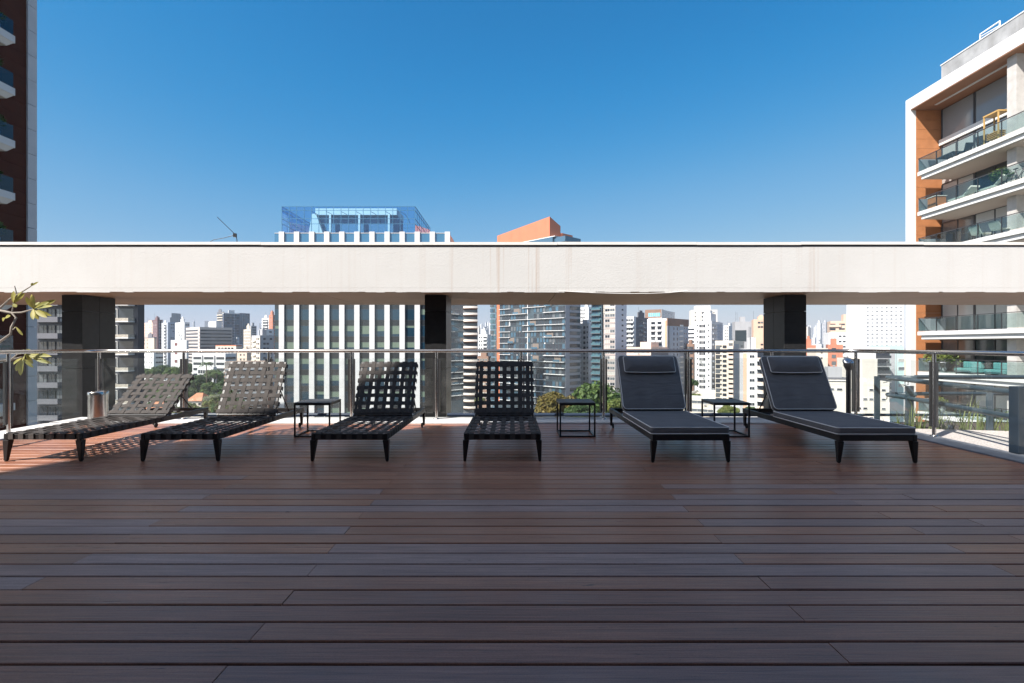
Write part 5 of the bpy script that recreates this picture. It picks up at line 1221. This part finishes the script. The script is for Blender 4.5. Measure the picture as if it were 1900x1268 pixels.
# ------------------------------------------------------------------ unseen building behind the viewpoint, added and shaped to shade the deck
tw = thing('apartment_building', 'tall pale apartment building standing behind the viewpoint, shading the deck with its roof', 'apartment building', (-10, -9, -2))
HT = 14.4; t_ = HT/1.6
RP = [(x-1.28*t_, y-t_) for x, y in ((-3.66, 6.35), (-9.2, -7.4), (5.26, -7.4), (5.26, 8.52), (.55, 8.10), (-1.0, 7.06))]  # roof outline traced back from the wanted shade edge on the deck
MB().prism(RP, HT-.5, HT).build('roof', FRM, tw, fix=True)
bx = [Vector((-12.7, -3.2, 0)), Vector((-15.0, -16, 0)), Vector((-6.8, -16, 0)), Vector((-6.8, -3.2, 0))]
MB().box(-27, 13, -14, -2.7, -2, 9.0).build('wing', mat('rear_wing', (.16, .13, .115), .7, var=.08, vscale=.4), tw, fix=True)  # unseen block added to hold back skylight from behind
MB().box(-8.6, 2.0, -2.69, .9, 3.45, 3.7).build('canopy', mat('shade_canopy_wood', (.16, .085, .05), .6, var=.12, vscale=1.5), tw, fix=True)  # unseen slab added overhead to darken the near deck
for k in range(9): place('window', win_mesh(2.3, 2.3, GW, FRD, 1), tw, Vector((-11+2.7*k, -2.7, .15))-tw.location, math.pi)
MB().prism(bx, -2, HT-.51).build('wall', mat('rear_wall', (.46, .42, .39), .8, var=.05, vscale=.4), tw, fix=True)
Fb = Face(bx[3], bx[0])
for r in range(1):
    for k in range(3): place('window', win_mesh(1.7, 2.1, GW, FRD, 1), tw, Fb.at((k+.5)/3, 9.6+3.4*r+.7)-tw.location, Fb.rz)

# ------------------------------------------------------------------ plumeria at the left, grass at the right
PLF = leaf_material('plumeria_leaf', (.20, .20, .045), (.34, .30, .08), 9.)
PST = mat('plumeria_stem', (.22, .19, .16), .8, var=.25, vscale=20)
pl = thing('plumeria_shrub', 'plumeria shrub with yellow green leaves and bare grey branches at the left edge', 'shrub', (-7.35, 7.0, -.62))
DP = 7.0
def pp(px, py, D=DP): return Vector((wx(px, D), D, wz(py, D)))
stem = MB(); leaves = []
B0 = Vector((-7.35, 7.0, -.62)); J = pp(-30, 660)
stem.tube([B0, Vector((-7.30, 7.0, .4)), J], [.045, .04, .030], 8)
def br_(pts, r0, r1): stem.tube(pts, [r0+(r1-r0)*i/(len(pts)-1) for i in range(len(pts))], 7)
K = pp(22, 581, 6.95)
br_([J, pp(-22, 610), pp(-8, 575), pp(8, 578, 6.96), K], .026, .014)
br_([K, pp(30, 590, 6.92), pp(21, 608, 6.9), pp(20, 620, 6.88), pp(0, 634, 6.9), J], .012, .018)
br_([K, pp(40, 580, 6.93), pp(62, 574, 6.88)], .013, .008)
br_([J, pp(-20, 590, 7.1), pp(0, 572, 7.1), pp(17, 556, 7.1), pp(31, 548, 7.1), pp(47, 538, 7.1), pp(58, 531, 7.1)], .018, .006)
br_([J, pp(-10, 672, 7.2), pp(20, 668, 7.3), pp(44, 662, 7.4)], .02, .010)
br_([pp(20, 668, 7.3), pp(32, 658, 7.3), pp(48, 653, 7.3)], .010, .007)
br_([pp(22, 581, 6.95), pp(24, 570, 6.95), pp(25, 562, 6.95)], .009, .006); br_([pp(24, 612, 6.88), pp(30, 607, 6.88)], .008, .005); br_([pp(31, 548, 7.1), pp(29, 538, 7.1), pp(27, 531, 7.1)], .009, .006)
stem.build('branches', PST, pl, fix=True)
def leaf(mb, base, tip, wid, rg):
    ax = tip-base; L_ = ax.length; t = ax.normalized(); s = t.cross(Vector((rg.uniform(-.5, .5), -1, rg.uniform(-.3, .6)))).normalized(); n_ = s.cross(t).normalized(); vs = []; k = 8
    for i in range(k+1):
        f = i/k; w = wid*(math.sin(math.pi*min(1, f*.93+.04))**.8)*(.55+.6*f) if f < 1 else .001
        c = base+t*L_*f+n_*(-.10*L_*f*f); vs += [c-s*w+n_*w*.35, c, c+s*w+n_*w*.35]
    fs = []
    for i in range(k): o = i*3; fs += [(o, o+1, o+4, o+3), (o+1, o+2, o+5, o+4)]
    mb.add(vs, fs, 0, True)
rg = random.Random(9)
def rosette(px, py, D, tips, wid=.034):
    c = pp(px, py, D)
    for tx, ty in tips:
        m = MB(); leaf(m, c, pp(tx, ty, D+rg.uniform(-.12, .06)), wid*rg.uniform(.85, 1.15), rg); m.build('leaf', PLF, pl, fix=True)
rosette(62, 573, 6.88, [(56, 546), (60, 550), (88, 560), (101, 557), (93, 566), (70, 593), (60, 592), (92, 586), (84, 588), (72, 560), (48, 552)])
rosette(25, 563, 6.95, [(24, 540), (27, 545), (36, 541), (43, 545), (30, 570)])
rosette(58, 531, 7.1, [(68, 524), (60, 526)], .014)
rosette(10, 590, 6.95, [(4, 596), (16, 586)], .03)
rosette(30, 607, 6.88, [(24, 611), (41, 622), (38, 619)], .018)
rosette(48, 655, 7.35, [(82, 655), (90, 660), (84, 673), (60, 676), (44, 650), (55, 648), (30, 655), (75, 664), (40, 678), (92, 676)], .034)
rosette(42, 664, 7.4, [(22, 676), (60, 682), (28, 690), (36, 698)], .032)
GR = leaf_material('grass_blade', (.09, .12, .035), (.20, .23, .08), 6.)
def tuft(label, x, y, seed, n=16, h=.34):
    rg = random.Random(seed); t = thing('grass_tuft', label, 'grass tuft', (x, y, -.10), 0, 'long leaved grass tufts behind the gravel'); m = MB()
    for k in range(n):
        a = rg.uniform(0, 6.28); L_ = h*rg.uniform(.6, 1.3); lean = rg.uniform(.1, .75); b = Vector((rg.gauss(0, .045), rg.gauss(0, .03), 0)); pts = []
        for q in range(5): f = q/4; pts.append(b+Vector((math.cos(a)*lean*L_*f*f, math.sin(a)*lean*L_*f*f*.6, L_*f*(1-.18*f*lean))))
        s = Vector((-math.sin(a), math.cos(a), 0)); vs = []
        for q, p in enumerate(pts): w = .0085*(1-(q/4)**1.6)+.0006; vs += [p-s*w, p+s*w]
        m.add(vs, [(2*q, 2*q+1, 2*q+3, 2*q+2) for q in range(4)])
    m.build('blades', GR, t)
for i in range(17):
    x = 5.36+.16*i; y = 7.10-.03*i+random.uniform(-.03, .10)
    tuft('long leaved green grass tuft growing along the far edge of the gravel', x, y, 60+i, n=13+(i*5) % 9, h=.30+.022*((i*7) % 9))

# ------------------------------------------------------------------ the air: thin haze round the whole place
hz = MB().box(-5200, 5200, -320, 9200, ZG-1, 75).build('haze', [])
hm = bpy.data.materials.new('haze_air'); hm.use_nodes = True; hn = hm.node_tree.nodes; hn.remove(hn['Principled BSDF'])
pv = hn.new('ShaderNodeVolumePrincipled'); pv.inputs['Color'].default_value = (.80, .86, .95, 1); pv.inputs['Density'].default_value = .00015; pv.inputs['Anisotropy'].default_value = .2
hm.node_tree.links.new(pv.outputs[0], hn['Material Output'].inputs['Volume']); hz.data.materials.append(hm)
tag(hz, kind='stuff')
